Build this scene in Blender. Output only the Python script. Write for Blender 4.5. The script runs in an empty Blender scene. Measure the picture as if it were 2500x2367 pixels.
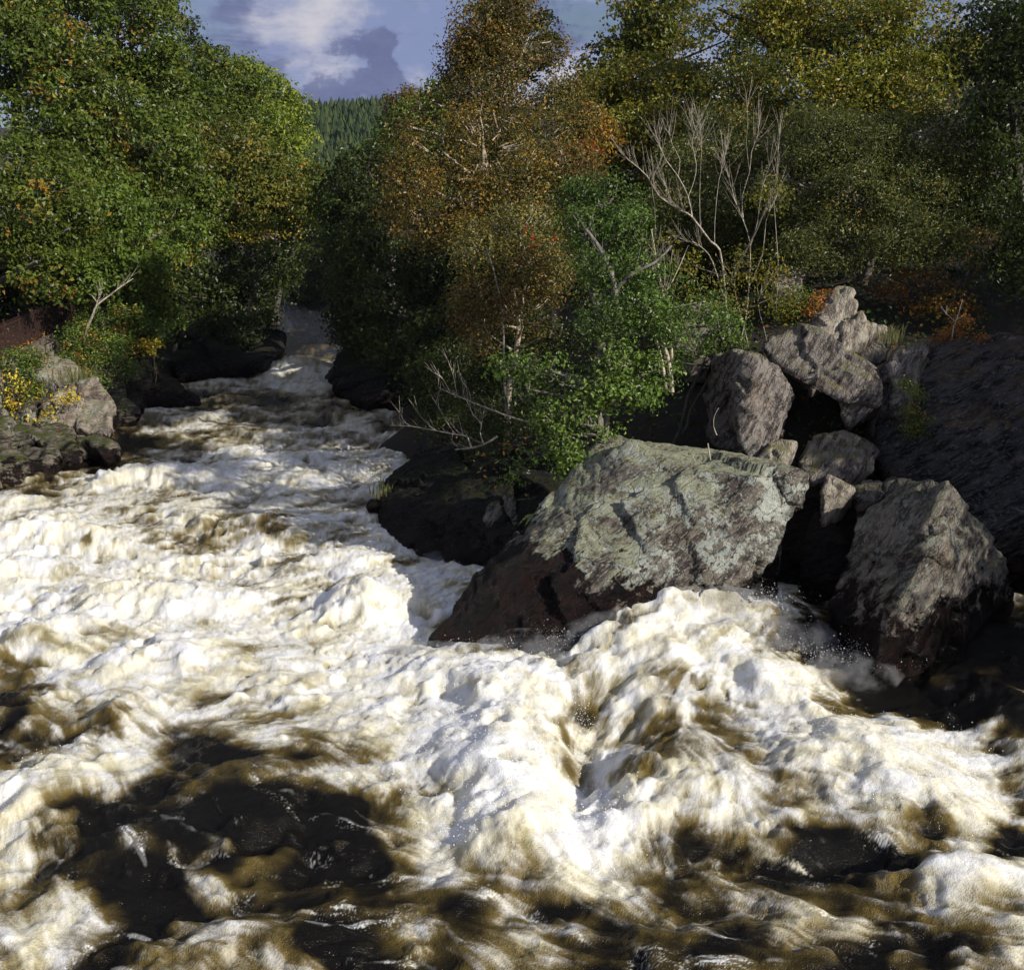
import bpy, bmesh, math, random
import numpy as np
from mathutils import Vector

random.seed(7)
RNG = np.random.default_rng(11)
scene = bpy.context.scene
COL = scene.collection
rad = math.radians

# ------------------------------------------------------------------ camera
H = 6.0                       # eye height above the water (m)
PITCH = rad(13.8)
F = 2700.0                    # focal length in pixels of the 2500 px wide photograph
CX, CY = 1250.0, 1183.5
cam_d = bpy.data.cameras.new('camera')
cam_d.sensor_width = 36.0
cam_d.lens = 36.0 * F / 2500.0
cam_d.clip_start = 0.1
cam_d.clip_end = 3000.0
cam = bpy.data.objects.new('camera', cam_d)
COL.objects.link(cam)
cam.location = (0, 0, H)
cam.rotation_euler = (math.pi / 2 - PITCH, 0, 0)
scene.camera = cam

# ------------------------------------------------------------------ sun, sky, exposure
SUN = Vector((0.80, -0.50, 0.48)).normalized()      # direction towards the sun
SUN_EL = math.asin(SUN.z)
SUN_AZ = math.atan2(SUN.x, SUN.y)
sd = bpy.data.lights.new('sun', 'SUN')
sd.energy = 5.0
sd.angle = rad(0.5)
sd.color = (1.0, 0.94, 0.84)
sun = bpy.data.objects.new('sun', sd)
COL.objects.link(sun)
sun.rotation_euler = SUN.to_track_quat('Z', 'Y').to_euler()
sun.location = (20, -10, 30)

scene.view_settings.view_transform = 'Standard'
scene.view_settings.look = 'None'
scene.view_settings.exposure = 0.22
scene.view_settings.gamma = 1.0
scene.view_settings.use_curve_mapping = False


def P(px, py, Y):
    """world point seen at photo pixel (px,py) at forward distance Y"""
    dx = (px - CX) / F
    dy = (CY - py) / F
    s, c = math.sin(PITCH), math.cos(PITCH)
    d = (dx, c + dy * s, -s + dy * c)
    t = Y / d[1]
    return Vector((d[0] * t, Y, H + d[2] * t))


def G(px, py, z=0.0):
    """world point seen at photo pixel on the level z"""
    dx = (px - CX) / F
    dy = (CY - py) / F
    s, c = math.sin(PITCH), math.cos(PITCH)
    d = (dx, c + dy * s, -s + dy * c)
    t = (z - H) / d[2]
    return Vector((d[0] * t, d[1] * t, z))


def to_px(x, y, z=0.0):
    """numpy inverse of G"""
    s, c = math.sin(PITCH), math.cos(PITCH)
    zz = z - H
    f = y * c - zz * s
    u = y * s + zz * c
    f = np.maximum(f, 0.5)
    return CX + F * x / f, CY - F * u / f


# ------------------------------------------------------------------ node helpers
class NT:
    def __init__(self, tree):
        self.t = tree
        self.n = tree.nodes
        self.l = tree.links

    def add(self, kind, **kw):
        nd = self.n.new(kind)
        ins = kw.pop('ins', {})
        for k, v in kw.items():
            setattr(nd, k, v)
        for k, v in ins.items():
            if hasattr(v, 'links') or isinstance(v, bpy.types.NodeSocket):
                self.l.new(v, nd.inputs[k])
            else:
                nd.inputs[k].default_value = v
        return nd

    def math(self, op, a, b=None, c=None, clamp=False):
        ins = {0: a}
        if b is not None: ins[1] = b
        if c is not None: ins[2] = c
        nd = self.add('ShaderNodeMath', operation=op, ins=ins)
        nd.use_clamp = clamp
        return nd.outputs[0]

    def vmath(self, op, a, b=None):
        ins = {0: a}
        if b is not None: ins[1] = b
        nd = self.add('ShaderNodeVectorMath', operation=op, ins=ins)
        return nd

    def noise(self, vec, scale, detail=5, rough=0.55, dist=0.0):
        nd = self.add('ShaderNodeTexNoise', ins={'Vector': vec, 'Scale': scale, 'Detail': detail,
                                                'Roughness': rough, 'Distortion': dist})
        return nd.outputs[0]

    def ramp(self, fac, stops, interp='LINEAR'):
        nd = self.add('ShaderNodeValToRGB', ins={0: fac})
        cr = nd.color_ramp
        cr.interpolation = interp
        while len(cr.elements) < len(stops):
            cr.elements.new(0.5)
        for e, (p, c) in zip(cr.elements, stops):
            e.position = p
            e.color = (c[0], c[1], c[2], 1) if hasattr(c, '__len__') else (c, c, c, 1)
        return nd.outputs[0]

    def sstep(self, x, a, b, lo=0.0, hi=1.0):
        nd = self.add('ShaderNodeMapRange', interpolation_type='SMOOTHSTEP',
                      ins={0: x, 1: a, 2: b, 3: lo, 4: hi})
        return nd.outputs[0]

    def mix(self, fac, a, b, blend='MIX'):
        nd = self.add('ShaderNodeMix', data_type='RGBA', blend_type=blend)
        for s, v in ((nd.inputs[0], fac), (nd.inputs[6], a), (nd.inputs[7], b)):
            if isinstance(v, bpy.types.NodeSocket):
                self.l.new(v, s)
            elif hasattr(v, '__len__'):
                s.default_value = (v[0], v[1], v[2], 1)
            else:
                s.default_value = v
        return nd.outputs[2]


def material(name):
    m = bpy.data.materials.new(name)
    m.use_nodes = True
    m.node_tree.nodes.clear()
    nt = NT(m.node_tree)
    out = nt.add('ShaderNodeOutputMaterial')
    return m, nt, out


# ------------------------------------------------------------------ world
world = bpy.data.worlds.new('World')
scene.world = world
world.use_nodes = True
world.node_tree.nodes.clear()
w = NT(world.node_tree)
wout = w.add('ShaderNodeOutputWorld')
sky = w.add('ShaderNodeTexSky', sky_type='NISHITA')
sky.sun_disc = False
sky.sun_elevation = SUN_EL
sky.sun_rotation = SUN_AZ
sky.air_density = 1.0
sky.dust_density = 0.6
sky.ozone_density = 1.6
bg_sky = w.add('ShaderNodeBackground', ins={'Color': sky.outputs[0], 'Strength': 0.05})
tc = w.add('ShaderNodeTexCoord')
dirv = tc.outputs['Generated']
sep = w.add('ShaderNodeSeparateXYZ', ins={0: dirv})
# cloud layer: the direction stretched as on a flat layer overhead
zc = w.math('ADD', w.math('ABSOLUTE', sep.outputs[2]), 0.16)
cu = w.math('DIVIDE', sep.outputs[0], zc)
cv = w.math('DIVIDE', sep.outputs[1], zc)
cvec = w.add('ShaderNodeCombineXYZ', ins={0: cu, 1: cv, 2: 0.3}).outputs[0]
n1 = w.noise(w.vmath('MULTIPLY', dirv, (1.0, 1.0, 1.7)).outputs[0], 5.2, 10, 0.60, 0.3)
n2 = w.noise(w.vmath('ADD', cvec, (5.2, 1.7, 3.0)).outputs[0], 1.5, 9, 0.62, 0.4)


wn = w.add('ShaderNodeTexNoise', ins={'Vector': dirv, 'Scale': 9.0, 'Detail': 8.0, 'Roughness': 0.62}).outputs[1]
dwarp = w.vmath('ADD', dirv, w.vmath('MULTIPLY', w.vmath('SUBTRACT', wn, (0.5, 0.5, 0.5)).outputs[0], (0.34, 0.34, 0.24)).outputs[0]).outputs[0]


def dirblob(px, py, rpx):
    d = (P(px, py, 10.0) - Vector((0, 0, H))).normalized()
    dist = w.vmath('DISTANCE', dwarp, tuple(d)).outputs['Value']
    return w.sstep(dist, 0.0, rpx / F, 1.0, 0.0)


dark_amt = w.math('ADD', w.math('MULTIPLY', dirblob(560, 60, 400), 0.34),
                  w.math('MULTIPLY', dirblob(925, 200, 150), 0.42))
dark_amt = w.math('ADD', dark_amt, w.math('MULTIPLY', dirblob(1400, 40, 200), 0.25))
bright_amt = w.math('ADD', w.math('MULTIPLY', dirblob(800, 150, 230), 0.30),
                    w.math('MULTIPLY', dirblob(1040, 130, 200), 0.30))
cloud_m = w.sstep(w.math('ADD', n1, bright_amt), 0.34, 0.56)
dark_m = w.sstep(w.math('ADD', w.math('MULTIPLY_ADD', n1, -0.35, w.math('MULTIPLY', n2, 1.15)), dark_amt), 0.50, 0.66)
dark_m = w.math('MULTIPLY', dark_m, 0.9)
cl_bright = w.mix(w.sstep(n1, 0.46, 0.64), (0.36, 0.44, 0.74), (0.95, 0.92, 1.0))
cl_dark = w.mix(w.sstep(n1, 0.35, 0.65), (0.15, 0.18, 0.36), (0.27, 0.31, 0.52))
bg_cl = w.add('ShaderNodeBackground', ins={'Color': cl_bright, 'Strength': 0.56})
bg_dk = w.add('ShaderNodeBackground', ins={'Color': cl_dark, 'Strength': 0.62})
m1 = w.add('ShaderNodeMixShader', ins={0: cloud_m, 1: bg_sky.outputs[0], 2: bg_cl.outputs[0]})
m2 = w.add('ShaderNodeMixShader', ins={0: dark_m, 1: m1.outputs[0], 2: bg_dk.outputs[0]})
w.l.new(m2.outputs[0], wout.inputs[0])

# ------------------------------------------------------------------ numpy noise
_perm = np.random.default_rng(3).permutation(256).astype(np.int64)
_perm = np.concatenate([_perm, _perm, _perm])
_grad = np.random.default_rng(4).normal(size=(256, 3))
_grad /= np.linalg.norm(_grad, axis=1)[:, None]


def perlin(p):
    p = np.asarray(p, dtype=np.float64)
    i = np.floor(p).astype(np.int64)
    f = p - i
    i &= 255
    u = f * f * f * (f * (f * 6 - 15) + 10)
    res = 0
    for dx in (0, 1):
        wx = u[:, 0] if dx else 1 - u[:, 0]
        for dy in (0, 1):
            wy = u[:, 1] if dy else 1 - u[:, 1]
            for dz in (0, 1):
                wz = u[:, 2] if dz else 1 - u[:, 2]
                h = _perm[_perm[_perm[(i[:, 0] + dx) & 255] + ((i[:, 1] + dy) & 255)] + ((i[:, 2] + dz) & 255)]
                g = _grad[h]
                res = res + wx * wy * wz * (g[:, 0] * (f[:, 0] - dx) + g[:, 1] * (f[:, 1] - dy) + g[:, 2] * (f[:, 2] - dz))
    return res * 1.6


def fbm(p, freq, octs=5, gain=0.5, ridged=False):
    p = np.asarray(p) * freq
    a, s, tot = 1.0, 0.0, 0.0
    for k in range(octs):
        n = perlin(p + 17.3 * k)
        if ridged:
            n = 1 - 2 * np.abs(n)
        s = s + a * n
        tot += a
        a *= gain
        p = p * 2.03
    return s / tot


def fft_tex(n, lo, hi, beta, seed):
    """tileable noise, wavelengths between n/hi and n/lo cells, unit std"""
    r = np.random.default_rng(seed)
    fx = np.fft.fftfreq(n)[:, None] * n
    fy = np.fft.fftfreq(n)[None, :] * n
    k = np.sqrt(fx ** 2 + fy ** 2)
    k[0, 0] = 1
    amp = k ** (-beta) * (1 - np.exp(-(k / lo) ** 4)) * np.exp(-(k / hi) ** 4)
    amp[0, 0] = 0
    sp = amp * np.exp(2j * np.pi * r.random((n, n)))
    t = np.real(np.fft.ifft2(sp))
    return ((t - t.mean()) / t.std()).astype(np.float32)


def samp(tex, u, v):
    n = tex.shape[0]
    u = np.mod(u, 1.0) * n
    v = np.mod(v, 1.0) * n
    iu = np.floor(u).astype(np.int32)
    iv = np.floor(v).astype(np.int32)
    fu = (u - iu).astype(np.float32)
    fv = (v - iv).astype(np.float32)
    iu %= n; iv %= n
    ju = (iu + 1) % n
    jv = (iv + 1) % n
    return (tex[iu, iv] * (1 - fu) * (1 - fv) + tex[ju, iv] * fu * (1 - fv)
            + tex[iu, jv] * (1 - fu) * fv + tex[ju, jv] * fu * fv)


def smooth(x, a, b):
    t = np.clip((x - a) / (b - a), 0, 1)
    return t * t * (3 - 2 * t)


# ------------------------------------------------------------------ object helpers
def tag(o, label=None, cat=None, group=None, kind=None):
    if label: o['label'] = label
    if cat: o['category'] = cat
    if group: o['group'] = group
    if kind: o['kind'] = kind
    return o


def empty(name, loc, label=None, cat=None, group=None):
    o = bpy.data.objects.new(name, None)
    o.empty_display_size = 0.2
    COL.objects.link(o)
    o.location = loc
    return tag(o, label, cat, group)


def link(name, me, mat=None, parent=None):
    o = bpy.data.objects.new(name, me)
    COL.objects.link(o)
    if mat is not None and len(me.materials) == 0:
        me.materials.append(mat)
    if parent is not None:
        o.parent = parent
        o.matrix_parent_inverse.identity()
        o.location = (0, 0, 0)
    return o


def np_mesh(name, verts, quads=None, tris=None, smooth_shade=True, face_col=None, pt_attrs=None):
    me = bpy.data.meshes.new(name)
    verts = np.asarray(verts, dtype=np.float32)
    me.vertices.add(len(verts))
    me.vertices.foreach_set('co', verts.ravel())
    fs = []
    if quads is not None and len(quads):
        fs.append((np.asarray(quads, dtype=np.int32), 4))
    if tris is not None and len(tris):
        fs.append((np.asarray(tris, dtype=np.int32), 3))
    nl = sum(f.size for f, _ in fs)
    nf = sum(len(f) for f, _ in fs)
    me.loops.add(nl)
    me.loops.foreach_set('vertex_index', np.concatenate([f.ravel() for f, _ in fs]))
    me.polygons.add(nf)
    starts, tot, off = [], [], 0
    for f, k in fs:
        starts.append(off + np.arange(len(f)) * k)
        tot.append(np.full(len(f), k))
        off += f.size
    me.polygons.foreach_set('loop_start', np.concatenate(starts).astype(np.int32))
    me.polygons.foreach_set('loop_total', np.concatenate(tot).astype(np.int32))
    me.polygons.foreach_set('use_smooth', np.full(nf, smooth_shade))
    if face_col is not None:
        at = me.attributes.new('tint', 'FLOAT_COLOR', 'FACE')
        c = np.ones((nf, 4), dtype=np.float32)
        c[:, :3] = face_col
        at.data.foreach_set('color', c.ravel())
    if pt_attrs:
        for k, v in pt_attrs.items():
            at = me.attributes.new(k, 'FLOAT', 'POINT')
            at.data.foreach_set('value', np.asarray(v, dtype=np.float32))
    me.update(calc_edges=True)
    return me


class Tubes:
    """collects tapered tubes into one mesh"""
    def __init__(self):
        self.v, self.q, self.n = [], [], 0

    def add(self, pts, radii, sides=6):
        pts = [Vector(p) for p in pts]
        m = len(pts)
        up = Vector((0.13, 0.31, 0.94))
        rings = []
        for i, p in enumerate(pts):
            t = (pts[min(i + 1, m - 1)] - pts[max(i - 1, 0)])
            if t.length < 1e-6: t = Vector((0, 0, 1))
            t.normalize()
            a = t.cross(up)
            if a.length < 0.05: a = t.cross(Vector((1, 0, 0)))
            a.normalize()
            b = t.cross(a)
            r = radii[i]
            for k in range(sides):
                an = 2 * math.pi * k / sides
                rings.append(p + (a * math.cos(an) + b * math.sin(an)) * r)
        base = self.n
        self.v += rings
        for i in range(m - 1):
            for k in range(sides):
                k2 = (k + 1) % sides
                self.q.append((base + i * sides + k, base + i * sides + k2,
                               base + (i + 1) * sides + k2, base + (i + 1) * sides + k))
        self.q.append(tuple(base + (m - 1) * sides + k for k in (0, 1, 2, 3)) if sides == 4 else
                      (base + (m - 1) * sides, base + (m - 1) * sides + sides // 3, base + (m - 1) * sides + 2 * sides // 3,
                       base + (m - 1) * sides + sides - 1))
        self.n += m * sides

    def build(self, name, mat, parent=None, origin=(0, 0, 0)):
        v = np.array([tuple(p) for p in self.v]) - np.array(origin)
        me = np_mesh(name, v, quads=np.array(self.q))
        return link(name, me, mat, parent)


# ------------------------------------------------------------------ terrain
def world_xy(px, py):
    g = G(px, py)
    return g.x, g.y


LEFT_SHORE = [(-60, 1215), (0, 1190), (130, 1150), (250, 1095), (280, 1040), (330, 985), (470, 985), (440, 925), (560, 900), (655, 882),
              (690, 850), (700, 800), (705, 765), (715, 735)]
RIGHT_SHORE = [(870, 735), (860, 770), (835, 815), (822, 870), (805, 930), (850, 975), (960, 1005), (1005, 1040), (985, 1110),
               (930, 1235), (1000, 1320), (1060, 1368), (1200, 1380), (1300, 1400), (1500, 1420), (1850, 1440), (2000, 1440), (2120, 1450), (2450, 1400),
               (2600, 1390), (2900, 1400)]
ctrl = []
for p in LEFT_SHORE:
    x, y = world_xy(*p); ctrl.append((x, y, -0.10)); ctrl.append((x + 1.6, y, -1.0)); ctrl.append((x - 1.3, y + 0.5, 0.35))
for p in RIGHT_SHORE:
    x, y = world_xy(*p); ctrl.append((x, y, -0.10)); ctrl.append((x - 1.2, y - 1.0, -1.0)); ctrl.append((x + 1.0, y + 1.2, 0.6))
ctrl += [(0, 4, -1.6), (-6, 6, -1.6), (7, 6, -1.5), (-3, 12, -1.6), (4, 11, -1.6), (-5, 20, -1.6), (-3, 26, -1.4), (-6, 33, -1.2),
         (-12, 8, -1.4), (-14, 14, -1.2), (-9, 16, -1.4), (12, 8, -1.2), (9, 13.5, -0.9), (0, -6, -1.6), (-10, -6, -1.5), (10, -6, -1.4),
         (-15.5, 46, -1.0), (-13, 60, -1.2), (-13, 72, -1.0)]
# left bank: shelf for the footpath, then the wooded slope
ctrl += [(-14.4, 31, 2.05), (-15.8, 37.5, 2.05), (-17, 43.5, 2.05), (-13, 24.5, 2.05), (-12.6, 20, 1.6), (-19, 31, 2.1), (-20, 38, 2.1), (-18, 24, 2.1),
         (-20.5, 44, 2.3), (-15.6, 20, 2.0), (-17, 12, 1.5), (-19, 5, 1.5), (-25, 31, 4.0), (-26, 40, 5.5), (-30, 50, 9), (-40, 40, 13), (-22, 52, 5),
         (-19, 60, 3.2), (-26, 65, 8), (-35, 70, 10), (-24, 85, 3), (-34, 95, 6), (-45, 60, 16), (-60, 90, 18), (-14.5, 33, 1.2), (-13.4, 29, 1.0),
         (-15.0, 40, 1.0), (-16.0, 44, 0.9), (-50, 20, 12), (-30, 10, 5)]
# right bank: bouldery slope
for px, py, Y in ((1100, 1080, 23.5), (1250, 1130, 20.5), (1450, 1120, 19.5), (1650, 1080, 19.5), (1800, 1100, 18.6), (2000, 1130, 18.4), (2000, 1000, 19.5), (2200, 1150, 17.8),
                  (1350, 960, 23), (1600, 950, 22), (1850, 850, 22.5), (2100, 820, 22), (2400, 800, 22), (1000, 960, 29), (960, 900, 38)):
    q = P(px, py, Y); ctrl.append((q.x, q.y, q.z))
ctrl += [(2, 27, 3.2), (8, 27, 4.6), (14, 26, 6.0), (14, 17, 3.5), (20, 20, 6), (26, 26, 10), (0, 34, 3.5), (8, 36, 7.0), (18, 36, 11),
         (-5, 42, 1.5), (-2, 50, 4.5), (6, 50, 8), (20, 55, 14), (-6, 60, 1.5), (-3, 72, 3), (4, 80, 3), (12, 10, 0.0), (17, 8, 2.5), (24, 6, 5), (30, 12, 9),
         (18, -5, 2.5), (40, 40, 16), (25, 85, 12), (-8, 80, 0.4), (-11, 84, 1.0), (-14, 90, 1.5), (-12, 110, 2), (-20, 130, 2), (0, 120, 4), (40, 120, 12),
         (-60, 130, 14), (-25, 110, 2), (-35, 140, 3), (10, 145, 5)]
ctrl = np.array(ctrl)
_K = np.linalg.norm(ctrl[:, None, :2] - ctrl[None, :, :2], axis=2)
_n = len(ctrl)
_A = np.zeros((_n + 1, _n + 1)); _A[:_n, :_n] = _K - 2.2 * np.eye(_n); _A[:_n, _n] = 1; _A[_n, :_n] = 1
_sol = np.linalg.solve(_A, np.concatenate([ctrl[:, 2], [0.0]]))
_wt, _w0 = _sol[:_n], _sol[_n]


def terrain_z(x, y, detail=True):
    x = np.atleast_1d(np.asarray(x, float)); y = np.atleast_1d(np.asarray(y, float))
    out = np.empty(len(x))
    for i in range(0, len(x), 20000):
        d = np.hypot(x[i:i + 20000, None] - ctrl[None, :, 0], y[i:i + 20000, None] - ctrl[None, :, 1])
        out[i:i + 20000] = d @ _wt + _w0
    if detail:
        p = np.stack([x, y, np.zeros_like(x)], 1)
        out = out + 0.22 * fbm(p, 0.6, 4) * np.clip((out + 1.0) * 0.8, 0.1, 1.3) + 0.05 * fbm(p, 3.1, 3, ridged=True)
    return out


def tz(x, y):
    return float(terrain_z([x], [y])[0])


# ------------------------------------------------------------------ materials
def mat_ground():
    m, nt, out = material('ground_soil')
    geo = nt.add('ShaderNodeNewGeometry')
    pos = geo.outputs['Position']
    a = nt.noise(pos, 0.8, 6, 0.6)
    b = nt.noise(pos, 9.0, 6, 0.65)
    c = nt.ramp(a, [(0.3, (0.010, 0.008, 0.005)), (0.5, (0.020, 0.014, 0.008)), (0.62, (0.013, 0.017, 0.006)), (0.8, (0.017, 0.010, 0.005))])
    c = nt.mix(nt.sstep(b, 0.55, 0.68), c, (0.028, 0.017, 0.008))
    bump = nt.add('ShaderNodeBump', ins={'Strength': 0.9, 'Distance': 0.06, 'Height': b})
    s = nt.add('ShaderNodeBsdfPrincipled', ins={'Base Color': c, 'Roughness': 0.95, 'Normal': bump.outputs[0]})
    nt.l.new(s.outputs[0], out.inputs[0])
    return m


def mat_rock(name, base=(0.20, 0.18, 0.165), dark=(0.055, 0.048, 0.045), lichen=0.5, moss=0.5, wet_z=0.9, wet_w=0.5,
             warm=0.3, lich_col=(0.40, 0.42, 0.32), purple=0.4, moss_col=(0.16, 0.16, 0.045), tilt=(0.5, 0.25, 1.0), bump_s=0.8,
             hl=(0.33, 0.30, 0.27), pur=(0.125, 0.10, 0.10), slope=None, crk_k=0.3, l_scale=1.5):
    m, nt, out = material(name)
    geo = nt.add('ShaderNodeNewGeometry')
    pos = geo.outputs['Position']
    nz = nt.add('ShaderNodeSeparateXYZ', ins={0: geo.outputs['Normal']}).outputs[2]
    pz = nt.add('ShaderNodeSeparateXYZ', ins={0: pos}).outputs[2]
    # bedding-aligned coordinates: stretched noise
    rot = nt.add('ShaderNodeMapping', ins={'Vector': pos, 'Rotation': (tilt[0], tilt[1], tilt[2])})
    mp = nt.add('ShaderNodeMapping', ins={'Vector': rot.outputs[0], 'Scale': (1.0, 1.0, 3.6)})
    sv = mp.outputs[0]
    n_lo = nt.noise(pos, 1.3, 6, 0.6, 0.3)
    n_mid = nt.noise(pos, 5.0, 7, 0.65, 0.2)
    n_hi = nt.noise(pos, 30.0, 5, 0.7)
    n_st = nt.noise(sv, 2.6, 8, 0.65, 0.4)
    n_st2 = nt.noise(sv, 11.0, 6, 0.6, 0.2)
    col = nt.mix(nt.sstep(n_st, 0.42, 0.56), dark, base)
    col = nt.mix(nt.math('MULTIPLY', nt.sstep(n_mid, 0.5, 0.62), purple, clamp=True), col, pur)
    col = nt.mix(nt.math('MULTIPLY', nt.sstep(n_lo, 0.52, 0.7), warm), col, (base[0], base[1] * 0.8, base[2] * 0.55))
    col = nt.mix(nt.sstep(n_st2, 0.54, 0.64, 0.0, 0.8), col, hl)
    # dark cracks and pits
    crk = nt.add('ShaderNodeTexVoronoi', feature='DISTANCE_TO_EDGE', ins={'Vector': nt.vmath('ADD', sv, nt.add('ShaderNodeTexNoise', ins={'Vector': pos, 'Scale': 2.2, 'Detail': 5.0}).outputs[1]).outputs[0], 'Scale': 0.9})
    crack = nt.sstep(crk.outputs[0], 0.0, 0.022, 1.0, 0.0)
    col = nt.mix(nt.sstep(n_hi, 0.56, 0.66, 0.0, 0.8), col, (0.03, 0.027, 0.025))
    # lichen crusts
    l1 = nt.noise(nt.vmath('ADD', pos, (7.7, 2.2, 4.1)).outputs[0], l_scale, 9, 0.68, 0.5)
    l2 = nt.noise(nt.vmath('ADD', pos, (1.7, 9.2, 3.1)).outputs[0], 13.0, 6, 0.7)
    lm = nt.math('MULTIPLY_ADD', l2, 0.45, nt.math('MULTIPLY', l1, 0.8))
    thr = 0.80 - 0.22 * lichen
    lmask = nt.sstep(lm, thr, thr + 0.05)
    lc = nt.mix(nt.sstep(l2, 0.4, 0.6), lich_col, (lich_col[0] * 0.6, lich_col[1] * 0.68, lich_col[2] * 0.72))
    col = nt.mix(nt.math('MULTIPLY', lmask, min(1.0, lichen * 1.7)), col, lc)
    # moss and yellow lichen on faces turned up
    mm = nt.math('MULTIPLY', nt.sstep(nt.math('ADD', nz, nt.math('MULTIPLY', n_mid, 0.9)), 1.0, 1.32), nt.sstep(l1, 0.40, 0.56))
    col = nt.mix(nt.math('MULTIPLY', mm, moss), col, moss_col)
    col = nt.mix(nt.math('MULTIPLY', crack, crk_k), col, (0.018, 0.016, 0.014))
    # wet, algae-dark band above the water line
    wl = nt.math('ADD', pz, nt.math('MULTIPLY', nt.math('SUBTRACT', l1, 0.5), -2.4))
    wl = nt.math('ADD', wl, nt.math('MULTIPLY', nt.math('SUBTRACT', n_st, 0.5), 1.0))
    if slope:
        px_ = nt.add('ShaderNodeSeparateXYZ', ins={0: pos}).outputs[0]
        wl = nt.math('SUBTRACT', wl, nt.math('MULTIPLY', nt.math('MAXIMUM', nt.math('SUBTRACT', slope[0], px_), 0.0), slope[1]))
    wet = nt.sstep(wl, wet_z - wet_w * 0.25, wet_z + wet_w * 0.25, 1.0, 0.0)
    wcol = nt.mix(nt.sstep(n_mid, 0.35, 0.62), (0.0035, 0.003, 0.003), (0.015, 0.008, 0.006))
    wcol = nt.mix(nt.sstep(nt.noise(pos, 19.0, 4, 0.7), 0.62, 0.70, 0.0, 0.35), wcol, (0.075, 0.06, 0.04))
    col = nt.mix(nt.math('MULTIPLY', wet, 1.0), col, wcol)
    rough = nt.add('ShaderNodeMapRange', ins={0: wet, 1: 0.0, 2: 1.0, 3: 0.85, 4: 0.22}).outputs[0]
    hgt = nt.math('MULTIPLY_ADD', n_st2, 0.9, nt.math('MULTIPLY', n_hi, 0.45))
    hgt = nt.math('ADD', hgt, nt.math('MULTIPLY', n_mid, 0.9))
    hgt = nt.math('ADD', hgt, nt.math('MULTIPLY', lmask, 0.10))
    hgt = nt.math('ADD', hgt, nt.math('MULTIPLY', crack, -1.2 * crk_k))
    bump = nt.add('ShaderNodeBump', ins={'Strength': bump_s, 'Distance': 0.07, 'Height': hgt})
    s = nt.add('ShaderNodeBsdfPrincipled', ins={'Base Color': col, 'Roughness': rough, 'Specular IOR Level': 0.14, 'Normal': bump.outputs[0]})
    nt.l.new(s.outputs[0], out.inputs[0])
    return m


def mat_leaf():
    m, nt, out = material('leaf')
    at = nt.add('ShaderNodeAttribute', attribute_name='tint')
    col = at.outputs['Color']
    s = nt.add('ShaderNodeBsdfPrincipled', ins={'Base Color': col, 'Roughness': 0.42, 'Specular IOR Level': 0.33})
    tcol = nt.mix(1.0, col, (1.25, 1.35, 0.7), 'MULTIPLY')
    t = nt.add('ShaderNodeBsdfTranslucent', ins={'Color': tcol})
    mx = nt.add('ShaderNodeMixShader', ins={0: 0.30, 1: s.outputs[0], 2: t.outputs[0]})
    nt.l.new(mx.outputs[0], out.inputs[0])
    return m


def mat_bark(name, a, b, scale=14.0, spots=0.0):
    m, nt, out = material(name)
    geo = nt.add('ShaderNodeNewGeometry')
    pos = geo.outputs['Position']
    mp = nt.add('ShaderNodeMapping', ins={'Vector': pos, 'Scale': (1, 1, 0.35)})
    n = nt.noise(mp.outputs[0], scale, 6, 0.65)
    n2 = nt.noise(pos, scale * 0.35, 4, 0.6)
    col = nt.mix(nt.sstep(n, 0.35, 0.65), a, b)
    if spots:
        col = nt.mix(nt.sstep(n2, 0.52, 0.62, 0.0, spots), col, (0.06, 0.055, 0.04))
    bump = nt.add('ShaderNodeBump', ins={'Strength': 0.7, 'Distance': 0.02, 'Height': n})
    s = nt.add('ShaderNodeBsdfPrincipled', ins={'Base Color': col, 'Roughness': 0.8, 'Normal': bump.outputs[0]})
    nt.l.new(s.outputs[0], out.inputs[0])
    return m


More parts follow.
